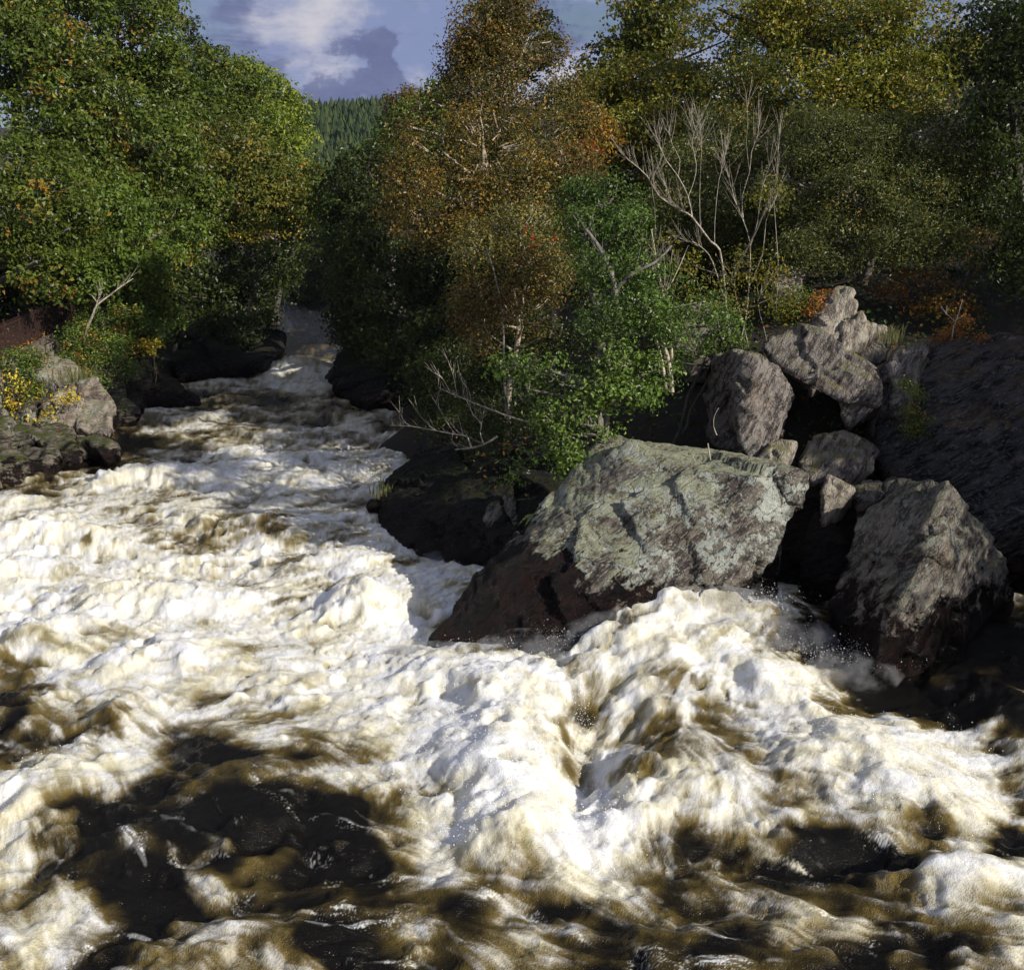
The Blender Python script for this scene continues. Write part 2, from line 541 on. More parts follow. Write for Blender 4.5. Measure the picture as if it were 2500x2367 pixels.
def mat_water():
    m, nt, out = material('river_water')
    foam = nt.add('ShaderNodeAttribute', attribute_name='foam').outputs['Fac']
    amber = nt.add('ShaderNodeAttribute', attribute_name='amber').outputs['Fac']
    geo = nt.add('ShaderNodeNewGeometry')
    pos = geo.outputs['Position']
    n = nt.noise(pos, 22.0, 4, 0.6)
    fn = nt.noise(pos, 45.0, 3, 0.6)
    f2 = nt.math('ADD', foam, nt.math('MULTIPLY', nt.math('SUBTRACT', fn, 0.5), 0.10))
    # peat water below: nearly black where deep, golden brown where thin, khaki where full of air
    under = nt.mix(nt.sstep(amber, 0.05, 0.50), (0.0055, 0.0045, 0.003), (0.125, 0.090, 0.024))
    under = nt.mix(nt.sstep(amber, 0.45, 1.0), under, (0.42, 0.375, 0.22))
    c1 = nt.noise(pos, 1.3, 5, 0.58, 0.6)
    c2 = nt.noise(nt.vmath('ADD', pos, (3.3, 8.1, 0.0)).outputs[0], 3.6, 5, 0.60, 0.9)
    cm = nt.sstep(nt.math('ADD', nt.math('MULTIPLY', c1, 0.65), nt.math('MULTIPLY', c2, 0.35)), 0.44, 0.58)
    white = nt.mix(cm, (0.83, 0.835, 0.83), (0.80, 0.765, 0.62))
    col = nt.mix(nt.sstep(f2, 0.17, 1.02), under, white)
    rough = nt.add('ShaderNodeMapRange', ins={0: foam, 1: 0.0, 2: 0.5, 3: 0.08, 4: 0.6}).outputs[0]
    bump = nt.add('ShaderNodeBump', ins={'Strength': 0.6, 'Distance': 0.03, 'Height': nt.math('ADD', n, nt.noise(pos, 70.0, 2, 0.5))})
    s = nt.add('ShaderNodeBsdfPrincipled', ins={'Base Color': col, 'Roughness': rough, 'IOR': 1.33, 'Specular IOR Level': 0.28, 'Normal': bump.outputs[0],
              'Subsurface Weight': nt.sstep(foam, 0.3, 0.6, 0.0, 0.85), 'Subsurface Radius': (1.0, 0.9, 0.7), 'Subsurface Scale': 0.10})
    nt.l.new(s.outputs[0], out.inputs[0])
    return m


def mat_plain(name, col, rough=0.7, metallic=0.0, col2=None, scale=10.0):
    m, nt, out = material(name)
    c = col
    if col2 is not None:
        geo = nt.add('ShaderNodeNewGeometry')
        c = nt.mix(nt.sstep(nt.noise(geo.outputs['Position'], scale, 5, 0.65), 0.4, 0.6), col, col2)
        s = nt.add('ShaderNodeBsdfPrincipled', ins={'Base Color': c, 'Roughness': rough, 'Metallic': metallic})
    else:
        s = nt.add('ShaderNodeBsdfPrincipled', ins={'Base Color': (*c, 1), 'Roughness': rough, 'Metallic': metallic})
    nt.l.new(s.outputs[0], out.inputs[0])
    return m


M_GROUND = mat_ground()
M_LEAF = mat_leaf()
M_BARK = mat_bark('bark_grey', (0.07, 0.06, 0.05), (0.22, 0.20, 0.17), 16, 0.6)
M_BARKD = mat_bark('bark_dark', (0.03, 0.025, 0.02), (0.09, 0.075, 0.06), 12, 0.4)
M_BIRCH = mat_bark('bark_pale', (0.24, 0.19, 0.13), (0.50, 0.43, 0.34), 10, 0.8)
M_DEAD = mat_bark('dead_wood', (0.20, 0.165, 0.12), (0.50, 0.44, 0.36), 20, 0.5)
M_WATER = mat_water()

def mat_needle():
    m, nt, out = material('conifer_needles')
    at = nt.add('ShaderNodeAttribute', attribute_name='tint')
    s = nt.add('ShaderNodeBsdfPrincipled', ins={'Base Color': at.outputs['Color'], 'Roughness': 0.95, 'Specular IOR Level': 0.05})
    nt.l.new(s.outputs[0], out.inputs[0])
    return m
M_NEEDLE = mat_needle()
# terrain sheet
def build_terrain():
    ys = np.concatenate([np.linspace(-14, 60, 150), np.linspace(61, 150, 50)])
    xs = np.linspace(-70, 60, 230)
    X, Yg = np.meshgrid(xs, ys)
    Z = terrain_z(X.ravel(), Yg.ravel())
    v = np.stack([X.ravel(), Yg.ravel(), Z], 1)
    nr, nc = len(ys), len(xs)
    idx = np.arange(nr * nc).reshape(nr, nc)
    q = np.stack([idx[:-1, :-1], idx[:-1, 1:], idx[1:, 1:], idx[1:, :-1]], -1).reshape(-1, 4)
    o = link('ground', np_mesh('ground', v, quads=q), M_GROUND)
    tag(o, 'dark soil and leaf litter of the wooded river banks', kind='structure')
build_terrain()


# ------------------------------------------------------------------ water
FOAM = {  # rows of the river, looked at from above the photograph's grid: foam 0..9
    775: '1111111111111111111111111',
    825: '1111111111111111111111111',
    875: '2222333343333333333333333',
    925: '3333455664333333333333333',
    975: '2222433434333333333333333',
    1025: '2234644444333333333333333',
    1075: '1122345555433333333333333',
    1125: '1123577666533333333333333',
    1175: '2567777676633333333333333',
    1225: '6665565556633333333333333',
    1275: '6665556667666433333333333',
    1325: '9965467567766544443333333',
    1375: '8867556677876554422211122',
    1425: '8888776677764333332211122',
    1475: '8779886689653345778621122',
    1525: '9788877689731245777621122',
    1575: '8777788788863246676311101',
    1625: '4786767888788666778731001',
    1675: '1566556688889765578841000',
    1725: '2547566667788644567852001',
    1775: '3446465577889965446876311',
    1825: '5665446467889975556899973',
    1875: '6766423456689974656678996',
    1925: '6645322366479985664569974',
    1975: '7533211236679976565777984',
    2025: '7422210024789865444124466',
    2075: '7323300013578865532111111',
    2125: '6232400012466775552123455',
    2175: '5323411112454777544334566',
    2225: '5534423111344355444334565',
    2275: '5334445212333534333445345',
    2325: '4344445500344444111332435',
    2400: '3334445511333333322233344',
}
FLOW = [(750, 850, -5, 60), (600, 1000, -50, 40), (850, 1050, -60, 25), (600, 1150, -60, 12), (200, 1250, -60, 20), (900, 1200, -60, 8),
        (300, 1500, 60, 10), (800, 1380, -60, 12), (900, 1480, -60, 16), (1100, 1450, -60, 20), (600, 1650, 60, -6), (200, 1750, 50, 20),
        (500, 2050, 60, 40), (900, 2000, 60, 34), (1120, 1950, 40, 50), (300, 1900, 50, 45), (850, 2150, 60, -18), (450, 2250, 60, 30), (100, 2100, 15, 60),
        (1500, 1800, -35, 60), (1450, 1950, -10, 60), (1650, 2000, -60, 45), (1400, 2150, 55, 20), (1600, 1620, -60, 18), (1900, 1800, 60, 6), (2200, 1950, 60, 22),
        (1900, 2150, 70, 16), (2300, 2150, 60, 14), (1700, 2320, 60, 12), (2200, 1620, -60, 22), (2350, 1700, 50, -40), (1150, 2280, 60, 22), (1250, 1750, 25, 55),
        (1350, 1540, -55, 40), (2300, 1500, -60, 14), (1000, 1700, 60, 10)]
HUMPS = [  # px, py, half width px, half height px, height m
    (1720, 1510, 210, 62, 1.12), (1560, 1570, 170, 50, 0.45), (1620, 1650, 330, 80, 0.35), (1900, 1660, 120, 60, 0.18), (1430, 1890, 70, 140, -0.50), (1500, 1760, 80, 110, -0.18),
    (1240, 1850, 120, 170, 0.42), (1300, 2050, 160, 70, 0.16), (1650, 1850, 160, 80, 0.28), (2050, 1850, 220, 80, 0.46), (2230, 1960, 120, 50, 0.32),
    (2000, 2090, 330, 45, -0.30), (1550, 2020, 200, 70, 0.1), (700, 1950, 280, 130, 0.30), (760, 2160, 260, 90, -0.12), (300, 2050, 160, 110, 0.15), (110, 1950, 110, 150, 0.26),
    (120, 1330, 200, 32, 0.75), (60, 1400, 160, 30, 0.4), (340, 1480, 220, 40, 0.55), (150, 1560, 200, 40, 0.45), (650, 1290, 180, 26, 0.40), (640, 1340, 190, 22, -0.25),
    (820, 1370, 140, 22, 0.30), (1180, 1370, 90, 14, 0.20), (900, 1480, 60, 28, 0.50), (760, 1460, 200, 24, 0.15), (1000, 1560, 120, 28, -0.12), (450, 1165, 200, 20, 0.30),
    (880, 1150, 120, 12, 0.35), (380, 1020, 90, 13, 0.25), (730, 900, 70, 12, 0.75), (720, 945, 120, 8, -0.30), (800, 1000, 50, 9, 0.25), (560, 975, 70, 8, 0.25),
    (260, 1760, 70, 50, 0.30), (60, 1760, 60, 50, 0.2), (560, 1800, 150, 40, 0.16), (500, 1610, 250, 40, 0.28), (20, 1660, 90, 40, -0.25), (1050, 1650, 150, 40, 0.16),
    (2320, 1540, 200, 60, 0.35), (2480, 1760, 90, 80, 0.45), (2400, 1640, 130, 50, 0.1), (2150, 1720, 100, 40, -0.16), (2380, 2140, 160, 50, 0.25), (1100, 2180, 100, 40, 0.12),
    (640, 2300, 140, 40, 0.2), (1240, 2230, 120, 40, -0.12), (1700, 2230, 200, 40, -0.15), (1150, 1500, 60, 20, 0.10), (1320, 1560, 90, 20, 0.22),
]
WAVES = {}


def build_water():
    nr, nc = 640, 830
    inv = np.linspace(1 / 6.0, 1 / 100.0, nr)
    yy = 1 / inv
    ss = np.linspace(-0.62, 0.62, nc)
    S, YY = np.meshgrid(ss, yy)
    jit = np.random.default_rng(5).random(S.shape) - 0.5
    X = (S + jit * 0.0004) * YY
    Yf = YY.copy()
    x = X.ravel(); y = Yf.ravel()
    px, py = to_px(x, y)
    # brightness table
    ky = np.array(sorted(FOAM))
    tab = np.array([[int(c) for c in FOAM[k][:25].ljust(25, FOAM[k][-1])] for k in ky], float) / 9.0
    # domain warp so that the table's cells never show
    tA = fft_tex(1024, 3, 60, 3.0, 1)      # broad
    tB = fft_tex(1024, 7, 160, 2.5, 2)
    tC = fft_tex(1024, 24, 300, 2.2, 3)    # fine
    tD = fft_tex(1024, 70, 400, 1.6, 4)
    tF = fft_tex(1024, 24, 440, 0.8, 8)   # streak texture
    tE = fft_tex(1024, 7, 300, 1.75, 6)    # foam texture: many sizes at once
    wx = samp(tA, x / 13, y / 13) * 32 + samp(tB, x / 6, y / 6 + .3) * 22
    wy = samp(tA, x / 13 + .5, y / 13 + .2) * 12 + samp(tB, x / 6 + .6, y / 6) * 9
    far = np.clip(y / 12, 0.8, 4)
    gx = np.clip((px + wx - 50) / 100, 0, 23.999)
    pyy = np.clip(py + wy / far, ky[0], ky[-1] - 1e-3)
    ri = np.clip(np.searchsorted(ky, pyy, side='right') - 1, 0, len(ky) - 2)
    fr = (pyy - ky[ri]) / (ky[ri + 1] - ky[ri])
    fr = fr * fr * (3 - 2 * fr)
    ci = gx.astype(int)
    fc = gx - ci
    fc = fc * fc * (3 - 2 * fc)
    B = (tab[ri, ci] * (1 - fc) + tab[ri, ci + 1] * fc) * (1 - fr) + (tab[ri + 1, ci] * (1 - fc) + tab[ri + 1, ci + 1] * fc) * fr
    # flow direction
    fx = np.zeros_like(x); fy = np.zeros_like(x); fw = np.zeros_like(x) + 1e-9
    for (a, b, dx, dy) in FLOW:
        g0 = G(a, b); g1 = G(a + dx, b + dy)
        d = (g1 - g0).normalized()
        wgt = np.exp(-(((px - a) / 190) ** 2 + ((py - b) / 120) ** 2)) + 1e-7 / (1 + ((px - a) / 300) ** 2 + ((py - b) / 300) ** 2)
        fx += wgt * d.x; fy += wgt * d.y; fw += wgt
    fl = np.hypot(fx, fy) + 1e-9
    fx /= fl; fy /= fl
    # bend the flow a little
    ang = samp(tB, x / 9 + .1, y / 9 + .7) * 0.22
    fx, fy = fx * np.cos(ang) - fy * np.sin(ang), fx * np.sin(ang) + fy * np.cos(ang)
    # streaks: noise averaged along the flow
    near = np.clip((17 - y) / 9, 0.0, 1)
    L = 0.42 + 0.45 * near
    lic = np.zeros_like(x); lic2 = np.zeros_like(x); licB = np.zeros_like(x)
    K = 30
    for k in range(K):
        t = ((k + 0.5) / K - 0.5) * L * (1 + 0 * y)
        lic += samp(tC, (x + fx * t) / 7.0, (y + fy * t) / 7.0)
        lic2 += samp(tF, (x + fx * t) / 7.6 + .4, (y + fy * t) / 7.6)
        licB += samp(tE, (x + fx * t) / 5.0 + .3, (y + fy * t) / 5.0 + .1)
    lic /= lic.std(); lic2 /= lic2.std(); licB /= licB.std()
    # lace: curled ridged noise for the mid distance
    qx = x + 0.16 * samp(tB, x / 5 + .2, y / 5); qy = y + 0.16 * samp(tB, x / 5, y / 5 + .8)
    r1 = 1 - np.abs(samp(tB, qx / 6.0 + .11, qy / 8.0 + .5)) * 1.3
    r2 = 1 - np.abs(samp(tC, qx / 9.0 + .3, qy / 12.0)) * 1.3
    nb = samp(tA, qx / 6.5, qy / 8.5 + .4)
    nm = samp(tE, qx / 7.5 + .7, qy / 10.5)
    ns = samp(tB, x / 7.5 + .7, y / 8.5)
    nf = samp(tC, qx / 10.0 + .2, qy / 13.0 + .3)
    mid = 1 - near
    dim = np.clip(30 / y, 0.35, 1)
    B = B * (1 - 0.16 * smooth(-y, -10.2, -8.6))
    dim = np.clip(17 / y, 0.42, 1)
    soft = samp(tB, x / 11.0 + .13, y / 13.0 + .41)
    foam_raw = (B - 0.56) * 2.0 + dim * (0.13 * nb + 0.16 * soft + 0.09 * nm + 0.17 * licB + 0.10 * lic + 0.05 * (r1 - 0.2) * mid + 0.10 * (r2 - 0.2) * mid)
    foam_raw += dim * (0.13 * lic2 + (0.26 + 0.45 * near * smooth(-B, -0.4, -0.05)) * np.maximum(0, 1 - np.abs(lic2) * 2.4) * smooth(licB, -0.8, 0.9) * (1 - 0.6 * mid)) + 0.06 * nf * mid
    foam = smooth(foam_raw, -1.15, 1.20)
    foam = np.clip(foam * (0.45 + 0.55 * smooth(B, 0.0, 0.42)), 0, 1) * (1 - 0.80 * smooth(y, 46, 62))
    veil = np.maximum(0, 1 - np.abs(lic2) * 1.5) * smooth(licB + 0.5 * nm + 0.4 * soft, -0.2, 1.5)
    veil2 = smooth(lic + 0.6 * licB, 0.8, 2.6)
    foam = np.maximum(foam, (0.62 * veil + 0.45 * veil2) * near * (1 - 0.6 * smooth(-B, -0.08, 0.0)))
    amber = smooth(B * 1.9 + 0.07 * licB + 0.16 * soft + 0.14 * nb, 0.14, 1.60)
    # relief
    h = np.zeros_like(x)
    for (a, b, sx, sy, hh) in HUMPS:
        c = G(a, b); ex = G(a + sx, b); e1 = G(a, b - sy); e2 = G(a, b + sy)
        rx = abs(ex.x - c.x); ry = (e1.y - e2.y) / 2
        dx = (x - c.x) / rx; dy = (y - c.y) / ry
        dx = dx + 0.17 * nb; dy = dy + 0.14 * ns
        h += 0.66 * hh * np.exp(-(dx * dx + dy * dy))
    # far reach climbs upstream in small drops
    amp = np.clip(y / 20, 0.55, 1.0)
    h += (0.055 * nb + 0.006 * ns) * (1 - 0.2 * near) + 0.06 * (B - 0.45)
    h += (0.006 * licB + 0.0035 * lic + 0.0015 * lic2) * near * (1.1 - 0.3 * foam) + 0.0030 * lic2 * near * (1 - foam) ** 2
    rough = smooth(B, 0.2, 0.8)
    h += (0.009 * (r1 - 0.3) + 0.007 * (r2 - 0.3) + 0.003 * nf) * (0.35 + rough) * (1 - 0.75 * near) * np.clip(y / 18, 0.7, 0.95)
    tzv = terrain_z(x, y, detail=False)
    v = np.stack([x, y, h], 1)
    idx = np.arange(nr * nc).reshape(nr, nc)
    q = np.stack([idx[:-1, :-1], idx[:-1, 1:], idx[1:, 1:], idx[1:, :-1]], -1).reshape(-1, 4)
    keep = (tzv - h) < 0.7
    q = q[keep[q].any(axis=1)]
    used = np.zeros(len(v), bool); used[q.ravel()] = True
    remap = np.cumsum(used) - 1
    q = remap[q][:, ::1]
    me = np_mesh('river', v[used], quads=q, pt_attrs={'foam': foam[used], 'amber': amber[used]})
    o = link('river', me, M_WATER)
    tag(o, 'foaming peat brown river rushing in white rapids between rocky banks', kind='structure')
    WAVES.update(x=x, y=y, h=h, foam=foam, B=B, nr=nr, nc=nc, fx=fx, fy=fy)
build_water()


def spray():
    """drops thrown up along the breaking crests: one countless mass"""
    r = np.random.default_rng(9)
    c, s = [], []
    jets = [(1150, 1585, 14.6, 50, 12, 160), (1290, 1575, 14.5, 70, 14, 420), (1390, 1550, 14.6, 60, 18, 420), (1470, 1525, 14.8, 40, 20, 300), (1700, 1448, 15.2, 110, 14, 500),
            (1850, 1470, 15.0, 50, 22, 400), (1880, 1550, 14.7, 50, 30, 400), (2080, 1600, 13.9, 80, 22, 400), (2000, 1590, 14.0, 100, 18, 250), (900, 1450, 17.3, 40, 20, 250),
            (950, 1550, 15.5, 70, 12, 200), (2300, 1940, 11.0, 30, 50, 350), (2330, 1880, 11.4, 40, 40, 250), (1420, 1800, 12.4, 16, 80, 300), (1350, 1720, 13.0, 30, 50, 250),
            (260, 1690, 13.2, 50, 30, 250), (180, 1790, 12.5, 50, 24, 200), (1120, 1365, 19.2, 70, 8, 150), (1000, 1290, 20.7, 30, 12, 100),
            (540, 1410, 17.6, 160, 14, 150), (200, 1300, 20.5, 100, 18, 200), (550, 1175, 24.5, 100, 8, 80)]
    for (px, py, Y, sx, sy, n) in jets:
        ce = P(px, py, Y)
        n = int(n * 2.6)
        k = Y / F
        p = np.stack([ce.x + r.normal(size=n) * sx * k, ce.y + r.normal(size=n) * 0.22, ce.z + r.exponential(size=n) * sy * k * 0.6 - 0.04], 1)
        c.append(p)
        s.append(0.0016 + 0.0050 * r.random(n) ** 5)
    n = 9000     # drops over the crests
    w_ = WAVES['foam'] * smooth(WAVES['B'], 0.55, 0.95) / WAVES['y']
    w_[(WAVES['y'] > 26) | (np.abs(WAVES['x'] / WAVES['y']) > 0.5)] = 0
    pick = r.choice(len(w_), n, p=w_ / w_.sum())
    p = np.stack([WAVES['x'][pick], WAVES['y'][pick], WAVES['h'][pick] + 0.01 + 0.10 * r.random(n) ** 2], 1)
    c.append(p); s.append(0.0022 + 0.0045 * r.random(n) ** 3)
    c = np.concatenate(c); s = np.concatenate(s)
    tet = np.array([(1, 1, 1), (-1, -1, 1), (-1, 1, -1), (1, -1, -1)], float) * 0.75
    tr = np.array([(0, 2, 1), (0, 1, 3), (0, 3, 2), (1, 2, 3)])
    v = c[:, None, :] + tet[None] * s[:, None, None] * (1 + 0.6 * r.random((len(c), 1, 3)))
    t = (np.arange(len(c)) * 4)[:, None, None] + tr[None]
    m = mat_plain('spray_drop', (0.88, 0.88, 0.87), 0.25)
    o = link('spray', np_mesh('spray', v.reshape(-1, 3), tris=t.reshape(-1, 3)), m)
    tag(o, 'white water drops flying above the breaking waves', 'spray', kind='stuff')
spray()


def mist():
    m, nt, out = material('spray_mist')
    geo = nt.add('ShaderNodeNewGeometry')
    n = nt.noise(geo.outputs['Position'], 3.2, 3, 0.6)
    d = nt.sstep(n, 0.44, 0.66, 0.0, 2.4)
    v = nt.add('ShaderNodeVolumePrincipled', ins={'Color': (0.96, 0.96, 0.96, 1), 'Density': d, 'Anisotropy': 0.2})
    nt.l.new(v.outputs[0], out.inputs[1])
    bm = bmesh.new()
    for (px, py, Y, rx, ry, rz) in ((1330, 1590, 14.5, 1.1, 0.5, 0.34), (1500, 1545, 14.7, 0.8, 0.5, 0.36), (1750, 1490, 15.0, 1.1, 0.5, 0.36), (1930, 1560, 14.5, 0.7, 0.5, 0.36), (1060, 1610, 14.4, 0.8, 0.4, 0.26),
                                    (2080, 1640, 13.7, 0.7, 0.5, 0.26), (2260, 1930, 11.2, 0.5, 0.6, 0.28), (1290, 1880, 12.0, 0.6, 0.8, 0.36), (120, 1340, 20.6, 1.4, 0.8, 0.5), (920, 1470, 17.2, 0.7, 0.5, 0.36),
                                    (1120, 1375, 19.0, 0.9, 0.5, 0.26)):
        c = P(px, py, Y)
        r_ = bmesh.ops.create_icosphere(bm, subdivisions=2, radius=1.0)
        for q in r_['verts']:
            q.co = Vector((c.x + q.co.x * rx, c.y + q.co.y * ry, c.z + q.co.z * rz))
    me = bpy.data.meshes.new('mist'); bm.to_mesh(me); bm.free()
    tag(link('mist', me, m), 'fine white mist hanging over the breaking rapids', 'mist', kind='stuff')
mist()


# ------------------------------------------------------------------ rocks
def hull_points(front, depth, drop=0.5, shrink=0.72):
    """front: silhouette points (px,py,Y). adds a receding back so the rock has its real depth"""
    pts = [P(*q) for q in front]
    cx = sum(q[0] for q in front) / len(front)
    cy = sum(q[1] for q in front) / len(front)
    for (a, b, Y) in front:
        q = P(cx + (a - cx) * shrink, cy + (b - cy) * shrink, Y + depth)
        pts.append(q)
    lo = min(p.z for p in pts)
    if drop:
        c = sum(pts, Vector()) / len(pts)
        for p in list(pts):
            if p.z < lo + 0.35 * (max(q.z for q in pts) - lo):
                pts.append(Vector((p.x * 0.85 + c.x * 0.15, p.y * 0.85 + c.y * 0.15, p.z - drop)))
    return pts


def make_rock(name, label, hulls, mat, voxel=0.05, amp=0.07, chips=60, bed=(0.35, 0.25, 0.9), bed_amp=0.03, bed_freq=5.0, group=None,
              seed=0, cat='boulder', chip_k=0.20):
    bm = bmesh.new()
    for pts in hulls:
        vs = [bm.verts.new(p) for p in pts]
        res = bmesh.ops.convex_hull(bm, input=vs)
        dead = [g for g in res['geom_interior'] if isinstance(g, bmesh.types.BMVert)]
        dead += [g for g in res['geom_unused'] if isinstance(g, bmesh.types.BMVert)]
        bmesh.ops.delete(bm, geom=list(set(dead)), context='VERTS')
    me = bpy.data.meshes.new('tmp')
    bm.to_mesh(me); bm.free()
    ob = bpy.data.objects.new('tmp', me)
    COL.objects.link(ob)
    md = ob.modifiers.new('r', 'REMESH')
    md.mode = 'VOXEL'
    md.voxel_size = voxel
    md.adaptivity = 0.0
    dg = bpy.context.evaluated_depsgraph_get()
    dg.update()
    ev = ob.evaluated_get(dg)
    m2 = bpy.data.meshes.new_from_object(ev)
    bpy.data.objects.remove(ob)
    n = len(m2.vertices)
    co = np.empty(n * 3); m2.vertices.foreach_get('co', co); co = co.reshape(-1, 3)
    no = np.empty(n * 3); m2.vertices.foreach_get('normal', no); no = no.reshape(-1, 3)
    r = np.random.default_rng(100 + seed)
    off = r.random(3) * 50
    # chipped facets
    if chips:
        lo, hi = co.min(0), co.max(0)
        chips = max(8, int(chips * 0.6))
        sd_ = co[r.choice(n, min(chips, n), replace=False)]
        w1 = co + 0.10 * np.stack([fbm(co + off, 2.5, 3), fbm(co + off + 9, 2.5, 3), fbm(co + off + 19, 2.5, 3)], 1)
        b = np.array(bed) / np.linalg.norm(bed)
        near_i = np.empty(n, int)
        for i in range(0, n, 20000):
            d = w1[i:i + 20000, None, :] - sd_[None]
            al = d @ b
            dd = (d ** 2).sum(2) + 2.5 * al ** 2
            near_i[i:i + 20000] = dd.argmin(1)
        nd = r.normal(size=(len(sd_), 3)); nd /= np.linalg.norm(nd, axis=1)[:, None]
        tiltd = ((co - sd_[near_i]) * nd[near_i]).sum(1) * chip_k + (r.random(len(sd_))[near_i] - 0.5) * amp * 0.7
        co = co + no * np.clip(tiltd, -amp * 1.6, amp * 1.6)[:, None]
    p = co + off
    b = np.array(bed) / np.linalg.norm(bed)
    d0 = (p @ b)[:, None] * b
    aniso = (p - d0) * 0.28 + d0           # slow along the beds, quick across them
    disp = amp * 0.42 * fbm(p, 1.1, 3) + bed_amp * 1.5 * fbm(aniso, bed_freq, 4, 0.6, ridged=True) + amp * 0.22 * fbm(p, 7.5, 3, 0.6, ridged=True)
    co = co + no * disp[:, None]
    m2.vertices.foreach_set('co', co.ravel())
    m2.polygons.foreach_set('use_smooth', np.full(len(m2.polygons), True))
    m2.update()
    m2.materials.clear()
    m2.name = name
    base = (co.min(0) + co.max(0)) / 2
    base[2] = co[:, 2].min()
    co2 = co - base
    m2.vertices.foreach_set('co', co2.ravel()); m2.update()
    o = link(name, m2, mat)
    o.location = base
    tag(o, label, cat, group)
    return o


MR_BIG = mat_rock('rock_lichened', base=(0.17, 0.15, 0.125), dark=(0.04, 0.034, 0.032), lichen=0.92, moss=0.55, wet_z=0.86, wet_w=0.3, slope=(1.3, 0.36), lich_col=(0.48, 0.475, 0.41), hl=(0.30, 0.28, 0.22), tilt=(0.9, 0.7, 0.2), bump_s=0.9)
MR_R2 = mat_rock('rock_wet_foot', base=(0.21, 0.19, 0.155), lichen=0.62, l_scale=3.0, moss=0.35, wet_z=0.85, wet_w=0.6, lich_col=(0.36, 0.36, 0.30), tilt=(0.4, 0.9, 0.4), bump_s=1.0)
MR_SLAB = mat_rock('rock_purple_slate', base=(0.27, 0.24, 0.215), lichen=0.4, moss=0.5, wet_z=-5, lich_col=(0.40, 0.38, 0.36), purple=0.5, tilt=(0.2, 1.0, 0.1), bump_s=1.1)
MR_PALE = mat_rock('rock_pale_slate', base=(0.38, 0.34, 0.27), dark=(0.13, 0.11, 0.09), lichen=0.35, moss=0.4, wet_z=-5, lich_col=(0.42, 0.38, 0.30), purple=0.5, tilt=(0.2, 1.2, 0.1))
MR_DARK = mat_rock('rock_mossy_shade_dark', base=(0.030, 0.027, 0.024), dark=(0.008, 0.007, 0.007), lichen=0.35, l_scale=5.0, moss=0.8, wet_z=0.5, lich_col=(0.09, 0.09, 0.07),  # near-black: dark moss plus the shade on these rocks, put into the colour
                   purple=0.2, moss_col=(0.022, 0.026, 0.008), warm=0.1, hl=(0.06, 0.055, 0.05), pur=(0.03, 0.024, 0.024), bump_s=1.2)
MR_LEFT = mat_rock('rock_left_bank', base=(0.29, 0.25, 0.20), dark=(0.12, 0.10, 0.085), lichen=0.60, moss=0.4, wet_z=0.25, wet_w=0.3, lich_col=(0.46, 0.43, 0.36), tilt=(1.3, 0.1, 0.2))
MR_GIANT = mat_rock('rock_giant_shade_grey', base=(0.060, 0.058, 0.058), dark=(0.010, 0.010, 0.010), lichen=0.45, l_scale=4.5, moss=0.5, wet_z=0.7, lich_col=(0.20, 0.20, 0.19),  # albedo lowered: the shade lying on this boulder is put into its colour
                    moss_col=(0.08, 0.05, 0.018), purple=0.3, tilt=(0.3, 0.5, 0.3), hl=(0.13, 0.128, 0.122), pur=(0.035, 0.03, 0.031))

R = make_rock
# the big lichened slab in the middle of the picture
A = [P(*q) for q in [(1022, 1600, 14.75), (1062, 1535, 15.1), (1150, 1450, 15.6), (1250, 1360, 16.1), (1390, 1240, 16.8), (1452, 1120, 17.5), (1470, 1075, 18.0), (1500, 1062, 18.2),
                     (1560, 1068, 18.1), (1700, 1108, 17.9), (1480, 1190, 16.4), (1850, 1160, 16.1), (1850, 1300, 15.6), (1820, 1400, 15.5), (1780, 1490, 15.2), (1600, 1540, 14.9),
                     (1400, 1600, 14.45), (1200, 1640, 14.3), (1100, 1720, 14.5), (1500, 1680, 14.6), (1800, 1600, 15.1), (1300, 1450, 18.4), (1500, 1300, 19.2), (1850, 1300, 18.5)]]
B1 = [P(*q) for q in [(1840, 1128, 17.6), (1968, 1160, 16.5), (1962, 1190, 16.4), (1850, 1152, 16.0), (1870, 1300, 15.8), (1845, 1400, 15.6), (1700, 1152, 16.3), (1700, 1350, 16.2),
                      (1910, 1255, 16.6), (1700, 1110, 17.9), (1800, 1250, 18.2)]]
C1 = [P(*q) for q in [(1545, 1085, 17.2), (1680, 1112, 17.3), (1830, 1140, 17.2), (1700, 1165, 16.3), (1500, 1185, 16.5), (1475, 1120, 17.2)]]
R('boulder', 'largest boulder, flat topped grey slab with green lichen, wet dark foot in the rapids', [A, B1, C1], MR_BIG, 0.038, 0.062, 110, (0.45, -0.35, 0.82), 0.040, 3.0, seed=1)
